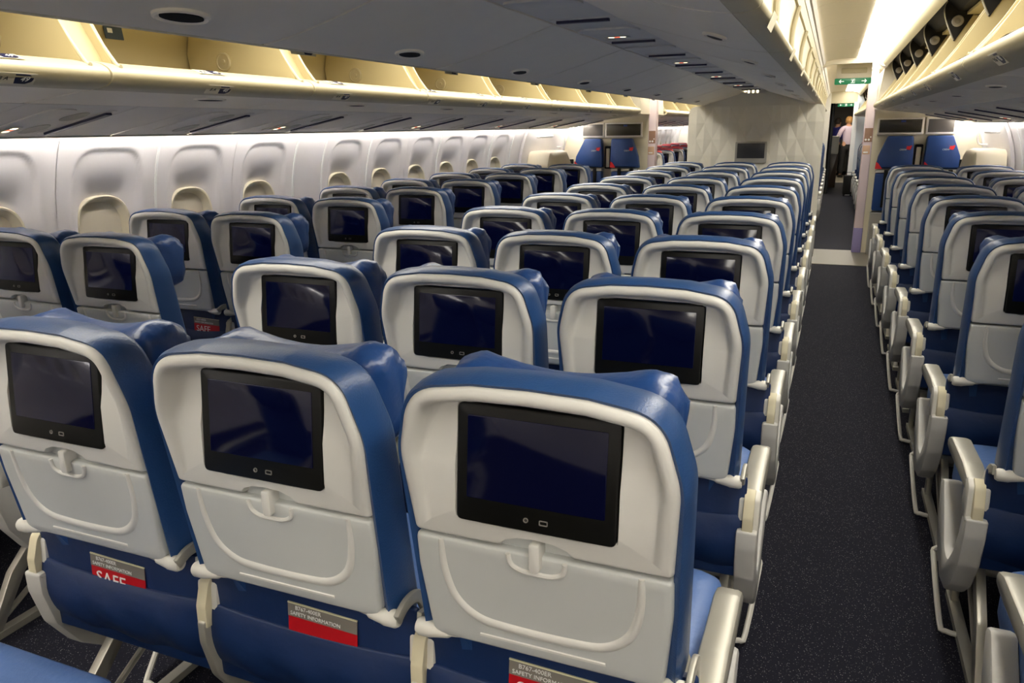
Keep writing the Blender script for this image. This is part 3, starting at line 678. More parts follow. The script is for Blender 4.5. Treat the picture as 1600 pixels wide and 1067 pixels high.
    for i in range(nx + 1):
        u = -1 + 2 * i / nx; ex = abs(u)
        k = (1 - ex ** 7) ** .5 if ex < 1 else 0
        k = max(k, .05)
        x = u * .196
        ring = []
        for j in range(na):
            a = 2 * PI * j / na; c, s_ = math.cos(a), math.sin(a)
            ry, rz = .072, .104
            y = .122 + ry * math.copysign(abs(c) ** .7, c) * (.55 + .45 * k); z = 1.036 + rz * math.copysign(abs(s_) ** .6, s_) * (.60 + .40 * k)
            wr = .0045 * ex ** 4 * math.sin(7 * a + 10 * u + ph[0]) + .002 * ex ** 3 * math.sin(5 * a - 22 * u + ph[1])
            y += wr * c * 1.5; z += wr * 1.1 + .024 * min(ex / .75, 1) ** 2 - .020
            ring.append((x + .004 * math.sin(4 * a) * ex ** 4, y, z))
        rings.append(ring)
    SM['headrest'] = G().loft(rings).mesh('headrest', 'headrest', ang=80)
    # --- seat cushion
    rings = []
    for (z, i) in ((.33, .03), (.345, .008), (.38, 0), (.43, 0), (.462, .006), (.478, .022), (.484, .06)):
        rings.append([(p[0], p[1], z + .02 * sstep(.45, .64, p[1]) * (1 if z > .4 else 0)) for p in rrect(-.232 + i, .232 - i, .14 + i, .655 - i, .05, 5)])
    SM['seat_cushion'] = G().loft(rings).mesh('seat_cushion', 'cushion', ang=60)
    # --- pocket backing and pocket
    SM['pocket_back'] = G().rprism(rrect(-.250, .250, .36, .645, .01, 3), 'y', .069, .084, .003).mesh('pocket_back', 'pocket')
    rings = []; nxp = 24
    for side_ in (0, 1):
        pass
    prof = [(.538, .064), (.52, .058), (.47, .052), (.42, .060), (.38, .078), (.35, .102), (.335, .125)]
    prof = smooth_line(prof, 3)
    gg = G(); vs = []
    n = len(prof)
    for i in range(nxp + 1):
        u = -1 + 2 * i / nxp; x = u * .250
        for (z, y) in prof:
            sag = .014 * (1 - u * u) * sstep(.34, .54, z); bul = -.010 * (1 - u ** 4) * math.sin(PI * min(1, max(0, (z - .335) / .2)))
            wr = .004 * math.sin(9 * u + z * 25) * sstep(.52, .42, z) * (1 - u ** 4)
            vs.append((x, y + bul + wr, z - sag * .5 + (.006 * abs(u) ** 3 if z > .5 else 0)))
    m0 = len(vs)
    vs += [(a, b + .008, c) for a, b, c in vs[:m0]]
    fs = []
    for i in range(nxp):
        for j in range(n - 1):
            a = i * n + j; fs.append((a, a + 1, a + n + 1, a + n)); fs.append((m0 + a, m0 + a + n, m0 + a + n + 1, m0 + a + 1))
    for i in range(nxp):
        fs.append((i * n, (i + 1) * n, m0 + (i + 1) * n, m0 + i * n)); fs.append((i * n + n - 1, m0 + i * n + n - 1, m0 + (i + 1) * n + n - 1, (i + 1) * n + n - 1))
    for j in range(n - 1):
        fs.append((j, m0 + j, m0 + j + 1, j + 1)); b = nxp * n; fs.append((b + j, b + j + 1, m0 + b + j + 1, m0 + b + j))
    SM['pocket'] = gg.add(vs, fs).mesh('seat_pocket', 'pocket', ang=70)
    # --- tray arms (both sides) with their pivot knobs
    for sd in (-1, 1):
        path = smooth_line([(.030, .648), (.06, .640), (.085, .615), (.105, .58), (.115, .55), (.118, .50)] if sd < 0 else [(.020, .648), (.050, .660), (.085, .652), (.105, .615), (.115, .56), (.118, .50)], 4)
        poly = thick(path, .020); poly = [(p[0], p[1]) for p in poly]
        lo = thick([(p[0], p[1]) for p in path], .024)
        SM['arm%d' % sd] = G().rprism(lo, 'x', .236 * sd, .247 * sd, .003).mesh('tray_arm', 'silver')
        SM['knob%d' % sd] = G().loft([[(sd * x, .026 + r * math.cos(a), .652 + r * math.sin(a)) for a in np.linspace(0, 2 * PI, 17)[:-1]] for x, r in ((.150, .003), (.172, .006), (.178, .010), (.205, .0145), (.212, .0165), (.234, .0165), (.240, .013))]).mesh('tray_knob', 'cap')
    SM['rod'] = G().tube([(-.17, .027, .652), (.17, .027, .652)], .004, 8).mesh('tray_rod', 'metal')
    # --- armrest: pad, hinge block, cream strap, end bay crescent
    pad = fillet([(.095, .560, .012), (.20, .556, .05), (.40, .548, .01), (.445, .552, .016), (.455, .582, .018), (.40, .600, .04), (.20, .608, .08), (.10, .598, .014)], 4)
    SM['pad'] = G().rprism(pad, 'x', -.028, .028, .011).mesh('armrest_pad', 'silver')
    SM['pad_front'] = G().rprism(fillet([(.285, .598, .004), (.445, .590, .008), (.452, .588, .008), (.40, .6035, .03), (.285, .6055, .004)], 3), 'x', -.0255, .0255, .003).mesh('armrest_pad_front', 'silver')
    SM['hinge_cap'] = G().rprism(fillet([(.056, .500, .012), (.105, .490, .01), (.130, .53, .02), (.130, .590, .02), (.095, .606, .02), (.066, .592, .02)], 4), 'x', -.027, .027, .007).mesh('hinge_cap', 'cap')
    SM['strap'] = G().rprism(fillet([(.040, .496, .003), (.070, .494, 0), (.095, .600, 0), (.088, .611, .008), (.060, .598, .03), (.042, .545, .03)], 4), 'x', -.013, .013, .002).mesh('hinge_strap', 'strap')
    bay = fillet([(.052, .512, .008), (.051, .46, .06), (.072, .365, .06), (.125, .275, .06), (.20, .212, .05), (.285, .198, .04), (.375, .235, .05), (.45, .33, .05), (.485, .435, .02), (.440, .452, .02), (.37, .385, .05), (.285, .300, .05), (.215, .300, .05), (.150, .375, .05), (.118, .45, .04), (.108, .512, .008)], 4)
    SM['bay'] = G().rprism(bay, 'x', -.027, .027, .009).mesh('end_bay', 'bay')
    SM['spreader'] = G().rprism(bay, 'x', -.010, .010, .003).mesh('spreader', 'metal')
    sh = fillet([(.17, .42, .02), (.24, .26, .05), (.33, .245, .04), (.44, .33, .05), (.46, .42, .04), (.40, .47, .03), (.26, .475, .03)], 4)
    SM['shield'] = G().rprism(sh, 'x', -.012, .012, .004).mesh('bay_shield', 'cap')
    # --- legs
    SM['beam'] = G().tube([(-.259, 0, 0), (.259, 0, 0)], .019, 10).mesh('seat_beam', 'metal')
    SM['front_leg'] = G().rprism(fillet([(.455, .02, 0), (.49, .02, 0), (.475, .30, .01), (.435, .30, .01)], 3), 'x', -.011, .011, .003).mesh('front_leg', 'metal')
    SM['rear_leg'] = G().rprism(fillet([(-.02, .02, 0), (.02, .02, 0), (.12, .17, .05), (.23, .28, .01), (.20, .30, .01), (.08, .19, .05)], 4), 'x', -.013, .013, .003).mesh('rear_leg', 'metal')
    SM['brace'] = G().tube([(0, .02, .045), (0, .43, .27)], .009, 8).mesh('leg_brace', 'metal')
    SM['foot'] = G().box(-.016, .016, -.05, .52, .0, .022).mesh('foot_rail', 'metal', False)
    SM['bar'] = G().tube(smooth_line([(-.20, .42, .16), (-.20, .53, .13), (-.17, .56, .125), (.17, .56, .125), (.20, .53, .13), (.20, .42, .16)], 4), .008, 8).mesh('baggage_bar', 'metal')
    for sd in (-1, 1): SM['aisle_loop%d' % sd] = G().tube(smooth_line([(0, .46, .20), (.05 * sd, .46, .20), (.075 * sd, .455, .195), (.078 * sd, .44, .17), (.060 * sd, .30, .03), (.045 * sd, .285, .015), (0, .28, .012)], 3), .0085, 8).mesh('baggage_guard', 'cap')
    # --- belt
    SM['belt'] = G().loft([[(x - .018, y, z), (x + .018, y + .006, z + .002), (x + .018, y + .006, z + .005), (x - .018, y, z + .003)] for x, y, z in smooth_line([(.205, .14, .45), (.208, .19, .485), (.195, .28, .492), (.16, .37, .492)], 4)]).mesh('belt_strap', 'belt')
    SM['buckle'] = G().rprism(rrect(.115, .165, .36, .40, .006, 3), 'z', .488, .500, .002).mesh('belt_buckle', 'port')
seat_meshes()

def seat(x, y, label, group, la=None, ra='mid', leg=None, detail=2, recline=0.0, redtop=False, card=None):
    t = thing('airline_seat', label, 'seat', (x, y, 0), group)
    sh = obj('back_shell', SM['shell'], t)
    if detail >= 1: obj('latch_recess', SM['latch_recess'], sh)
    mo = obj('monitor', SM['monitor'], t, (0, -.0085, 1.005), (-SM['tilt'], 0, 0)); obj('screen', SM['screen'], mo)
    if detail >= 2: obj('headphone_jack', SM['jack'], mo); obj('usb_port', SM['usb'], mo)
    tr = obj('tray_table', SM['tray'], t)
    if detail >= 1:
        obj('tray_ridge', SM['ridge'], tr); obj('tray_slot', SM['slot'], tr); obj('latch_cup', SM['cup'], tr); obj('tray_latch', SM['latch'], tr)
    obj('backrest_cushion', SM['back_cushion'], t)
    hr = obj('headrest', SM['headrest'], t)
    if redtop: obj('headrest_cover', SM['redtop'], hr)
    obj('seat_cushion', SM['seat_cushion'], t)
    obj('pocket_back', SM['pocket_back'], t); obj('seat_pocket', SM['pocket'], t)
    if detail >= 1:
        for sd in (-1, 1):
            a = obj('tray_arm', SM['arm%d' % sd], t); obj('tray_knob', SM['knob%d' % sd], a)
        obj('tray_rod', SM['rod'], tr)
    for sd, kind in ((-1, la), (1, ra)):
        if not kind: continue
        ax = sd * .2588
        p = obj('armrest', SM['pad'], t, (ax, 0, 0))
        if detail >= 1: obj('hinge_cap', SM['hinge_cap'], p); obj('hinge_strap', SM['strap'], p)
        if kind == 'mid': obj('spreader', SM['spreader'], t, (ax, -.016, 0))
        else:
            b = obj('end_bay', SM['bay'], t, (ax, -.016, 0))
    obj('beam', SM['beam'], t, (0, .21, .285)); obj('beam', SM['beam'], t, (0, .45, .285))
    if leg is not None:
        for nm in ('front_leg', 'rear_leg', 'leg_brace', 'foot_rail'):
            obj(nm, SM[{'front_leg': 'front_leg', 'rear_leg': 'rear_leg', 'leg_brace': 'brace', 'foot_rail': 'foot'}[nm]], t, (leg, 0, 0))
        if abs(leg) > .15: obj('baggage_guard', SM['aisle_loop%d' % (1 if leg > 0 else -1)], t, (leg, 0, 0))
    obj('baggage_bar', SM['bar'], t)
    if detail >= 2:
        b = obj('seat_belt', SM['belt'], t); obj('belt_buckle', SM['buckle'], b)
    return t

# red cover for the forward cabin seats
SM['redtop'] = G().loft([[(u * .175, .108 + .070 * math.cos(a) * k, 1.072 + .098 * math.sin(a) * k) for a in np.linspace(0, 2 * PI, 21)[:-1]] for u, k in ((-1, .85), (-.9, 1), (0, 1.02), (.9, 1), (1, .85))]).mesh('headrest_cover', 'redcover')

CB, LB, RB = 'seats of the centre block', 'seats of the left window block', 'seats of the right window block'
near = ['nearest', 'second', 'third', 'fourth', 'fifth', 'sixth', 'seventh', 'eighth', 'ninth', 'farthest']
for r in range(10):
    dt = 2 if r <= 4 else 1
    for c, nm in ((-1, 'left'), (0, 'middle'), (1, 'right')):
        tail = 'centre row' if r in (0, 9) else 'centre row from the camera'
        seat(c * .5177, r * ROW, f'blue leather seat with grey back, {nm} seat of the {near[r]} {tail}', CB,
             la='aisle' if c < 0 else None, ra='aisle' if c > 0 else 'mid', leg={-1: -.20, 0: None, 1: .20}[c], detail=dt)
for r in range(0, 9):
    y = r * ROW + .27; dt = 2 if r <= 4 else 1
    n = ['nearest', 'second', 'third', 'fourth', 'fifth', 'sixth', 'seventh', 'eighth', 'farthest'][r]
    tail = '' if r in (0, 8) else ' from the camera'
    seat(-2.103, y, f'blue seat beside the left windows, in the {n} left pair{tail}', LB, la='wall', ra='mid', leg=-.10, detail=dt)
    seat(-1.585, y, f'blue seat beside the left aisle, in the {n} left pair{tail}', LB, la=None, ra='aisle', leg=.20, detail=dt)
    seat(1.585, y, f'blue seat beside the right aisle, in the {n} right pair{tail}', RB, la='aisle', ra='mid', leg=-.20, detail=dt)
    seat(2.103, y, f'blue seat beside the right windows, in the {n} right pair{tail}', RB, la=None, ra='wall', leg=.10, detail=dt)
seat(-.5177, -ROW, 'blue seat at the bottom left corner, only its cushion front showing', CB, la='aisle', ra='aisle', leg=-.20, detail=1)
FG = 'seats of the forward cabin'
for r in range(8):
    y = 10.35 + r * .86
    n = ordn(r + 1)
    for c, nm in ((-1, 'left'), (0, 'middle'), (1, 'right')):
        if r > 5 and c < 1: continue
        seat(c * .5177, y, f'red covered seat beyond the centre bulkhead, {nm} seat of its {n} row', FG, la='aisle' if c < 0 else None, ra='aisle' if c > 0 else 'mid', leg=.15 * c, detail=0, redtop=True)
    if r < 7:
        seat(1.585, y, f'red covered seat beyond the right crew seats, aisle side, {n} row', FG, la='aisle', ra='mid', leg=-.15, detail=0, redtop=True)
        seat(-1.585, y, f'red covered seat beyond the left crew seats, aisle side, {n} row', FG, la=None, ra='aisle', leg=.15, detail=0, redtop=True)
        seat(-2.103, y, f'red covered seat beyond the left crew seats, window side, {n} row', FG, la='wall', ra='mid', leg=0, detail=0, redtop=True)
        seat(2.103, y, f'red covered seat beyond the right crew seats, window side, {n} row', FG, la=None, ra='wall', leg=0, detail=0, redtop=True)

# ---- safety cards standing in the pockets
CARD = {}
CARD['red'] = G().rprism(rrect(-.082, .082, 0, .155, .003, 2), 'y', 0, .0016, .0004).mesh('card_sheet', 'red', False)
CARD['band'] = G().box(-.0822, .0822, -.0006, .0010, .127, .1555).mesh('card_band', 'cardgrey', False)
CARD['edge'] = G().box(-.0825, .0825, -.001, .0022, .1555, .1585).mesh('card_edge', 'cardcream', False)
def card(x, y, z, label, safe=True, tilt=.03):
    t = obj('safety_card', CARD['red'], None, (x, y, z), (-.06, tilt, 0)); tag(t, label, 'safety card', 'safety cards in the seat pockets')
    obj('grey_band', CARD['band'], t); obj('top_edge', CARD['edge'], t)
    frame_obj(obj('heading', text_mesh('B767-400ER', .0125, 'white'), t), (-.033, -.0010, .1475), (1, 0, 0), (0, 0, 1))
    frame_obj(obj('heading', text_mesh('SAFETY INFORMATION', .0115, 'white'), t), (-.016, -.0010, .1345), (1, 0, 0), (0, 0, 1))
    if safe: frame_obj(obj('title', text_mesh('SAFE', .044, 'white'), t), (-.022, -.0006, .100), (1, 0, 0), (0, 0, 1))
cz_ = .440
card(-.525, .058, cz_ - .012, 'red safety card reading SAFE in the nearest row left seat pocket')
card(0.03, .058, cz_ - .005, 'red safety card in the pocket of the nearest row middle seat', False)
card(.515, .058, cz_ - .004, 'red safety card in the pocket of the nearest row right seat', True)
card(-2.00, 2 * ROW + .27 + .058, cz_, 'red safety card reading SAFE in the left window seat pocket')
card(0.01, ROW + .058, cz_, 'red safety card half hidden behind the nearest row middle and right seats', True)
card(1.60, 2 * ROW + .27 + .058, cz_, 'red safety card in the pocket of a right aisle seat', True)

# small green lamp on the nearest right seat's shell edge
SEATS_R = None

# ================================================================== BULKHEAD, POSTS, CREW SEATS
def bulkhead():
    nx, nz = 16, 9; W_ = 1.57; H = 1.73; dx = W_ / nx; dz = H / nz
    bm = bmesh.new(); top = {}
    vs = {}
    for j in range(nz + 1):
        for i in range(nx + 1):
            dep = 0.011 if (i + j) % 2 == 0 else 0.0
            vs[i, j] = bm.verts.new((-.79 + i * dx, 8.945 + (dep if 0 < i < nx else .01), j * dz))
    for j in range(nz):
        for i in range(nx):
            a, b, c, d = vs[i, j], vs[i + 1, j], vs[i + 1, j + 1], vs[i, j + 1]
            if (i + j) % 2 == 0: bm.faces.new((a, b, c)); bm.faces.new((a, c, d))
            else: bm.faces.new((a, b, d)); bm.faces.new((b, c, d))
    for (px, pz, nx_, nz_) in ((-.745, 1.70, -1, 1), (-.775, 1.67, -1, .45), (-.72, 1.715, -.45, 1), (.725, 1.70, 1, 1), (.755, 1.67, 1, .45), (.70, 1.715, .45, 1)):
        geom = bm.verts[:] + bm.edges[:] + bm.faces[:]
        bmesh.ops.bisect_plane(bm, geom=geom, plane_co=(px, 8.95, pz), plane_no=(nx_, 0, nz_), clear_outer=True)
    me = bpy.data.meshes.new('bulkhead_facets'); bmesh.ops.recalc_face_normals(bm, faces=bm.faces); bm.to_mesh(me); bm.free()
    me.materials.append(M['bulk'])
    root = struct('wall_front', None, label='pale faceted bulkhead in front of the centre seats')
    obj('facet_panel', me, root)
    slab = fillet([(-.79, .0, 0), (.78, .0, 0), (.78, 1.73, .09), (.60, 1.745, .02), (.135, 1.90, .02), (-.135, 1.90, .02), (-.62, 1.745, .02), (-.79, 1.73, .09)], 6)
    obj('bulkhead_slab', G().prism(slab, 'y', 8.962, 9.01).mesh('bulkhead_slab', 'bulk', False), root)
    t = thing('wall_monitor', 'grey framed monitor mounted on the faceted centre bulkhead', 'monitor', (-.02, 8.93, 1.065))
    obj('monitor_frame', G().rprism(rrect(-.185, .185, 0, .25, .012, 3), 'y', -.03, .02, .004).mesh('wall_monitor_frame', 'galley'), t)
    obj('screen', G().rprism(rrect(-.160, .160, .055, .232, .003, 2), 'y', -.033, -.028, .001).mesh('wall_monitor_screen', mat('wall_screen_glass', (.035, .035, .037), .3)), t)
    t = thing('seatbelt_sign', 'glowing seat belt sign above the centre bulkhead', 'sign', (-.05, 8.88, 1.90))
    obj('sign_housing', G().rprism(rrect(-.16, .16, -.03, .02, .01, 3), 'y', -.01, .05, .003).mesh('sign_housing', 'psu'), t)
    for i, x in enumerate((-.035, .015, .065)):
        obj('sign_light', G().rprism(rrect(x - .012, x + .012, -.026, .014, .010, 4), 'y', -.015, -.008, .002).mesh('sign_light', 'sign_w'), t)
    obj('sign_light', G().prism([(-.12, -.012), (-.06, -.014), (-.06, .002), (-.12, -.004)], 'y', -.015, -.008).mesh('sign_light', 'sign_w', False), t)
bulkhead()

def crew_wall(s):
    side = 'left' if s < 0 else 'right'
    zs = list(np.linspace(0, 1.53, 16))
    poly = [(s * 1.22, 0), (s * 2.38, 0)] + [(s * wall_x(z), z) for z in zs[1:]] + [(s * 2.36, 1.56), (s * 1.31, 1.66), (s * 1.31, 2.10), (s * 1.22, 2.10)]
    struct(f'wall_{side}', G().prism(poly, 'y', PART_Y, PART_Y + .10).mesh('crew_partition', 'frame', False), label=f'cream partition behind the {side} crew seats')
    root = thing('partition_post', f'pale pink partition post with placards beside the {side} crew seats', 'post', (s * 1.265, PART_Y, 0))
    obj('post_body', G().rprism(rrect(-.05, .05, -.02, .11, .012, 3), 'z', .30, 2.05, .004).mesh('post_body', 'post'), root)
    obj('kick_plate', G().rprism(rrect(-.051, .051, -.021, .111, .012, 3), 'z', 0, .30, .003).mesh('kick_plate', 'purple'), root)
    p = obj('placard', G().box(-.04 * 1, .045, -.024, -.0195, 1.30, 1.455).mesh('placard', 'placard', False), root)
    frame_obj(obj('lettering', text_mesh('EXIT ROW', .016, 'placard2'), p), (.0, -.0245, 1.435), (1, 0, 0), (0, 0, 1)) if False else None
    for k, (x, z, r) in enumerate(((-.022, 1.325, .012), (.010, 1.325, .012), (.028, 1.355, .007))):
        obj('pictogram', G().loft([[(x + q * math.cos(a), yy, z + q * math.sin(a)) for a in np.linspace(0, 2 * PI, 13)[:-1]] for q, yy in ((r, -.0235), (r, -.0255), (r * .5, -.0255), (r * .5, -.0245))]).mesh('pictogram', 'white'), p)
    p = obj('placard', G().rprism(rrect(-.045, .035, 1.16, 1.26, .008, 3), 'y', -.024, -.0195, .001).mesh('placard', 'placard2'), root)
    obj('pictogram', G().box(-.035, .015, -.0255, -.0235, 1.175, 1.19).mesh('pictogram', 'white', False), p)
    # crew jump seats
    if s < 0: pads = [(-2.27, -1.89, -2.13, -1.90), (-1.78, -1.40, -1.775, -1.50)]
    else: pads = [(1.37, 1.75, 1.47, 1.735), (1.865, 2.24, 1.87, 2.13)]
    for k, (b0, b1, t0, t1) in enumerate(pads):
        xc = (b0 + b1) / 2; out_ = 'window' if abs(xc) > 1.8 else 'aisle'
        t = thing('crew_seat', f'blue fold down crew seat on the {side} partition, {out_} side, with red corner', 'crew seat', (xc, PART_Y - .03, 0), 'crew seats on the partitions')
        poly = fillet([(b0 - xc, 1.0, .015), (b1 - xc, 1.0, .015), (b1 - xc + (0 if t1 > b1 - .05 else -.02), 1.14, .05), (t1 - xc, 1.365, .03), (t0 - xc, 1.365, .03), (b0 - xc + (0 if t0 < b0 + .05 else .02), 1.14, .05)], 5)
        obj('back_pad', G().rprism(poly, 'y', -.10, .0, .018).mesh('crew_back_pad', 'jump'), t)
        obj('red_corner', G().prism([(b0 - xc - .002, .999), (b0 - xc + .075, .999), (b0 - xc + .03, 1.06), (b0 - xc + .004, 1.08)], 'y', -.104, -.08).mesh('red_corner', 'redlogo', False), t)
        lx = min(b1, t1 + .05) - xc - .085
        obj('emblem', G().prism([(lx, 1.235), (lx + .012, 1.215), (lx + .045, 1.21), (lx + .055, 1.235), (lx + .06, 1.262), (lx + .03, 1.252), (lx, 1.255), (lx + .015, 1.243)], 'y', -.104, -.10).mesh('emblem', 'redlogo', False), t)
        frame_obj(obj('lettering', text_mesh('CREW', .026, 'white', .2), t), (lx - .028, -.102, 1.213), (1, 0, 0), (0, 0, 1))
        obj('hinge_bar', G().rprism(rrect(b0 - xc + .01, b1 - xc - .01, .955, .985, .004, 2), 'y', -.09, .02, .003).mesh('hinge_bar', 'cap'), t)
        obj('fold_seat', G().rprism(rrect(b0 - xc + .01, b1 - xc - .01, .52, .95, .02, 3), 'y', -.09, .02, .01).mesh('fold_seat', 'jump'), t)
        for xx in (-.07, .09): obj('harness_strap', G().rprism(rrect(xx - .022, xx + .022, .56, .99, .004, 2), 'y', -.102, -.088, .002).mesh('harness_strap', 'dark'), t)
        obj('base_box', G().rprism(rrect(b0 - xc, b1 - xc, .0, .50, .01, 2), 'y', -.12, .02, .006).mesh('crew_base', 'galley'), t)
    xm = -1.835 if s < 0 else 1.805
    t = thing('harness_holder', f'dark harness holder between the {side} crew seats', 'holder', (xm, PART_Y, 0))
    obj('holder_frame', G().prism([(-.04, 1.0), (.04, 1.0), (.04, 1.27), (-.04, 1.27), (-.04, 1.255), (.025, 1.255), (.025, 1.0), (-.025, 1.0), (-.025, 1.255), (-.04, 1.255)] if False else rrect(-.042, .042, .98, 1.27, .015, 3), 'y', -.045, 0).mesh('holder_frame', 'dark'), t)
    obj('holder_pad', G().rprism(rrect(-.024, .024, 1.0, 1.24, .01, 3), 'y', -.052, -.04, .003).mesh('holder_pad', 'frame'), t)
    # display windows above the crew seats
    if s < 0: scr = [(-2.20, -1.89), (-1.88, -1.385)]
    else: scr = [(1.35, 1.83), (1.85, 2.15)]
    for k, (a, b) in enumerate(scr):
        small = (b - a) < .4
        t = thing('wall_display', f'{"small" if small else "wide"} dark display panel above the {side} crew seats', 'display', ((a + b) / 2, PART_Y - .005, 1.38)); hw = (b - a) / 2
        obj('display_frame', G().rprism(rrect(-hw, hw, 0, .185, .012, 3), 'y', -.04, .0, .005).mesh('display_frame', 'psu'), t)
        obj('display_glass', G().rprism(rrect(-hw + .022, hw - .022, .022, .165, .004, 2), 'y', -.044, -.035, .001).mesh('display_glass', mat('display_glass', (.035, .03, .018) if not small else (.12, .11, .10), .25)), t)
        if not small: obj('blue_label', G().box(-.0, .05, -.046, -.043, .135, .155).mesh('blue_label', mat('label_blue', (.02, .05, .25), .4), False), t)
for s in (-1, 1): crew_wall(s)
tag(obj('threshold_plate', G().box(-2.3, 2.3, 8.10, 9.22, 0, .006).mesh('threshold_plate', 'plate', False)), 'ribbed metal floor plate across the aisle at the exit', 'floor plate')

# ================================================================== FAR FORWARD END
struct('wall_front', G().box(-2.45, .78, 17.5, 17.58, 0, 2.35).mesh('forward_partition', 'bulk', False), label='pale partition at the far end of the forward cabin')
struct('wall_front', G().box(1.30, 2.45, 17.5, 17.58, 0, 2.35).mesh('forward_partition', 'paleblue', False), label='pale blue partition right of the far aisle')
struct('wall_front', G().box(.78, 1.30, 17.5, 17.62, 1.93, 2.35).mesh('forward_lintel', 'cream', False), label='cream lintel over the far aisle')
struct('trim_30', G().box(1.24, 1.33, 17.44, 17.60, 0, 1.95).mesh('far_post', 'white', False), label='white post at the end of the right aisle')
exit_sign(.92, 1.24, 17.56, 1.86, 1.93, 'small green sign hanging in the far doorway')
for a in np.linspace(0, 1, 1):
    pass
cp_ = []
for i in range(41):
    cp_.append((.84 + .03 * math.sin(i * 1.3), 17.75 + i * .03))
poly = cp_ + [(p[0] - .02, p[1]) for p in cp_[::-1]]
tag(obj('aisle_curtain', G().prism(poly, 'z', 0.001, 2.12).mesh('aisle_curtain', 'curtain')), 'black curtain drawn back beside the far doorway', 'curtain')
t = thing('seat_suite', 'white and brown seat shell beside the far doorway', 'seat shell', (.93, 19.6, 0))
obj('upper_shell', G().rprism(rrect(-.10, .10, .80, 1.22, .04, 4), 'y', 0, .3, .02).mesh('suite_upper', 'shell'), t)
obj('lower_shell', G().rprism(rrect(-.10, .10, .0, .80, .01, 3), 'y', 0, .5, .01).mesh('suite_lower', 'brown'), t)
t = thing('rolling_suitcase', 'black rolling suitcase standing at the far end of the right aisle', 'suitcase', (1.27, 17.1, 0))
obj('case_body', G().rprism(rrect(-.10, .10, .04, .44, .03, 3), 'y', 0, .20, .02).mesh('case_body', 'dark'), t)
obj('case_handle', G().tube([(-.05, .17, .43), (-.05, .17, .50), (.05, .17, .50), (.05, .17, .43)], .008, 6).mesh('case_handle', 'dark'), t)
for xx in (-.07, .07): obj('wheel', G().loft([[(xx + dx, .1 + .03 * math.cos(a), .03 + .03 * math.sin(a)) for a in np.linspace(0, 2 * PI, 13)[:-1]] for dx in (-.012, .012)]).mesh('wheel', 'dark'), t)
struct('wall_left', G().box(-.5, .72, 17.6, 27, 0, 2.2).mesh('galley_wall', 'galley', False), label='galley side wall beyond the doorway')
struct('wall_right', G().box(1.62, 1.75, 17.6, 27, 0, 2.2).mesh('galley_wall', 'bulk', False), label='galley side wall beyond the doorway')
struct('wall_front', G().box(.6, 1.7, 26.9, 27, 0, 2.2).mesh('galley_end', 'galley', False), label='galley end wall')
struct('ceiling', G().box(.6, 1.75, 17.6, 27, 2.12, 2.2).mesh('galley_ceiling', 'ceil', False))
t = thing('unseen_lamp', 'small warm lamp in the galley ceiling beyond the doorway', 'lamp', (1.15, 22, 2.10))
obj('lamp_lens', G().box(-.12, .12, -1.2, 1.2, 0, .012).mesh('lamp_lens', mat('galley_lens', (.9, .9, .85), .5, emis=(1, .9, .75), estr=14), False), t)
tag(obj('floor_plate', G().box(.72, 1.62, 21.4, 24.8, 0, .005).mesh('floor_plate', 'plate', False)), 'pale floor panel in the galley past the aisle', 'floor plate')

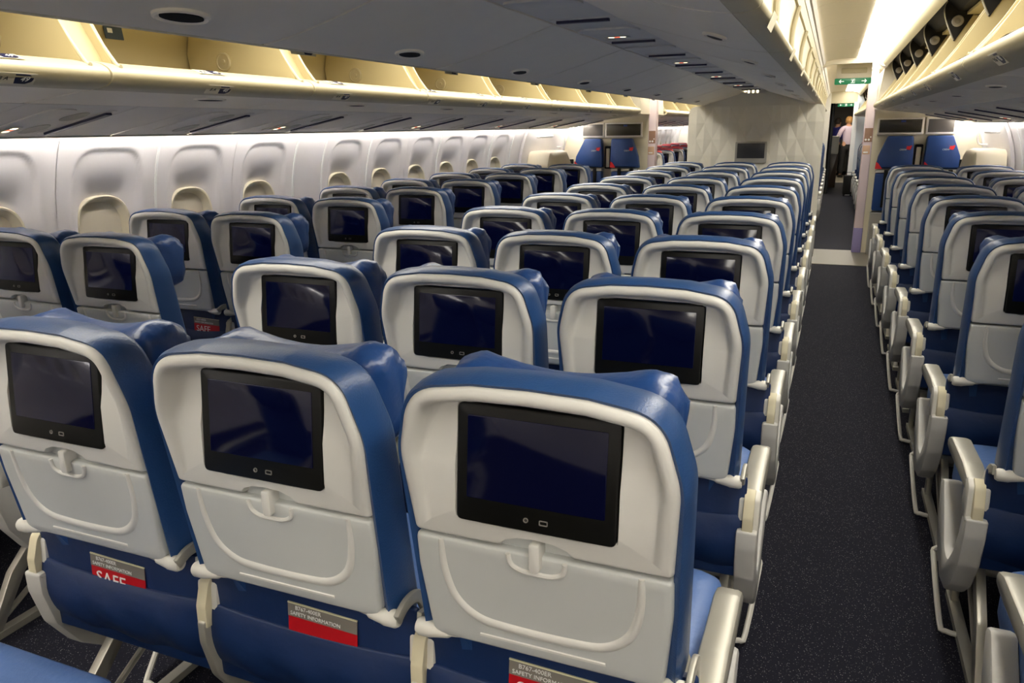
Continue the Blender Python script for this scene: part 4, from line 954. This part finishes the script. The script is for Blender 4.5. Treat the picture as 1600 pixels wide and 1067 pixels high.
# ---- people (skin-modifier figures)
def skin(name, pts, edges, m, root=0, sub=2):
    me = bpy.data.meshes.new(name); me.from_pydata([p[:3] for p in pts], edges, [])
    o = bpy.data.objects.new(name, me); COL.objects.link(o); me.materials.append(M[m])
    md = o.modifiers.new('skin', 'SKIN'); md.use_smooth_shade = True
    me.skin_vertices[0].data[root].use_root = True
    for i, p in enumerate(pts):
        r = p[3]; me.skin_vertices[0].data[i].radius = (r, p[4] if len(p) > 4 else r)
    sb = o.modifiers.new('sub', 'SUBSURF'); sb.levels = sub; sb.render_levels = sub
    return o
def person(x, y, label, shirt, trouser, hair, rot=0.0, s=1.0):
    t = thing('person', label, 'person', (x, y, 0)); t.rotation_euler = (0, 0, rot); t.scale = (s, s, s)
    # 0 pelvis,1 waist,2 chest,3 neck base,4 neck,5 head,6 crown ; arms ; legs
    P = [(0, 0, .95, .13, .10), (0, 0, 1.10, .125, .09), (0, .0, 1.32, .15, .10), (0, 0, 1.45, .07, .06), (0, .01, 1.52, .052), (0, .02, 1.60, .075, .09), (0, .02, 1.70, .065, .08),
         (.18, 0, 1.41, .06), (.24, .03, 1.15, .045), (.20, .22, .98, .035), (.19, .28, .94, .022), (.19, .33, .92, .012),
         (-.18, 0, 1.41, .06), (-.26, .05, 1.17, .045), (-.28, .26, 1.08, .035), (-.28, .33, 1.08, .022), (-.28, .38, 1.07, .012),
         (.09, 0, .86, .09), (.10, .01, .48, .06), (.10, 0, .09, .04), (.10, .13, .04, .03),
         (-.09, 0, .86, .09), (-.10, .01, .48, .06), (-.11, 0, .09, .04), (-.12, .13, .04, .03)]
    E = [(0, 1), (1, 2), (2, 3), (3, 4), (4, 5), (5, 6), (3, 7), (7, 8), (8, 9), (9, 10), (10, 11), (3, 12), (12, 13), (13, 14), (14, 15), (15, 16), (0, 17), (17, 18), (18, 19), (19, 20), (0, 21), (21, 22), (22, 23), (23, 24)]
    skin('body', P, E, 'skin').parent = t
    k = .018
    S = [(P[i][0], P[i][1], P[i][2], P[i][3] + k, (P[i][4] if len(P[i]) > 4 else P[i][3]) + k) for i in (0, 1, 2, 3, 7, 8, 9, 12, 13, 14)]
    S[0] = (0, 0, .88, .155, .125)
    skin('shirt', S, [(0, 1), (1, 2), (2, 3), (3, 4), (4, 5), (5, 6), (3, 7), (7, 8), (8, 9)], shirt).parent = t
    T = [(0, 0, 1.04, .135, .105)] + [(P[i][0], P[i][1], P[i][2], P[i][3] + k, (P[i][4] if len(P[i]) > 4 else P[i][3]) + k) for i in (0, 17, 18, 19, 21, 22, 23)]
    skin('trousers', T, [(0, 1), (1, 2), (2, 3), (3, 4), (1, 5), (5, 6), (6, 7)], trouser).parent = t
    for sg in (-1, 1): obj('shoe', G().loft([[(sg * .105 + q[0] * w_, .05 + q[1] * l_, z) for q in [(math.cos(a), math.sin(a)) for a in np.linspace(0, 2 * PI, 17)[:-1]]] for z, w_, l_ in ((.0, .048, .14), (.03, .052, .145), (.07, .045, .11), (.10, .04, .07))]).mesh('shoe', 'dark'), t)
    obj('hair', G().loft([[(r * math.cos(a), .005 + r * 1.15 * math.sin(a), z) for a in np.linspace(0, 2 * PI, 19)[:-1]] for z, r in ((1.58, .080), (1.63, .096), (1.69, .094), (1.74, .070), (1.765, .03))]).mesh('hair', hair), t)
    # face: nose, ears, eyes (looking away from the cabin)
    obj('nose', G().loft([[(u * w_, .02 + .088 + d, z) for u in (-1, 1)] + [(0, .02 + .10 + d, z)] for z, w_, d in ((1.64, .008, 0), (1.60, .014, .01), (1.59, .012, 0))]).mesh('nose', 'skin'), t)
    for sg in (-1, 1):
        obj('ear', G().loft([[(sg * .088 + .006 * math.cos(a), .02 + .018 * math.sin(a) * q, 1.61 + dz) for a in np.linspace(0, 2 * PI, 9)[:-1]] for dz, q in ((-.03, .4), (-.01, 1), (.02, 1), (.032, .5))]).mesh('ear', 'skin'), t)
    return t
person(1.27, 23.6, 'person in a lavender shirt and black trousers standing in the far aisle, back turned', 'shirt', 'trouser', 'hair', rot=.35, s=.97)
person(.98, 24.6, 'person in dark blue partly hidden by the curtain in the far aisle', 'shirt_b', 'trouser', 'hair_d', rot=-.8, s=.95)

# ---- small green lamp on the right nearest seat edge
for o in list(SC.objects):
    if o.get('label') == 'blue leather seat with grey back, right seat of the nearest centre row':
        obj('status_lamp', G().box(-.2245, -.2205, .006, .012, .872, .878).mesh('status_lamp', 'led', False), o)
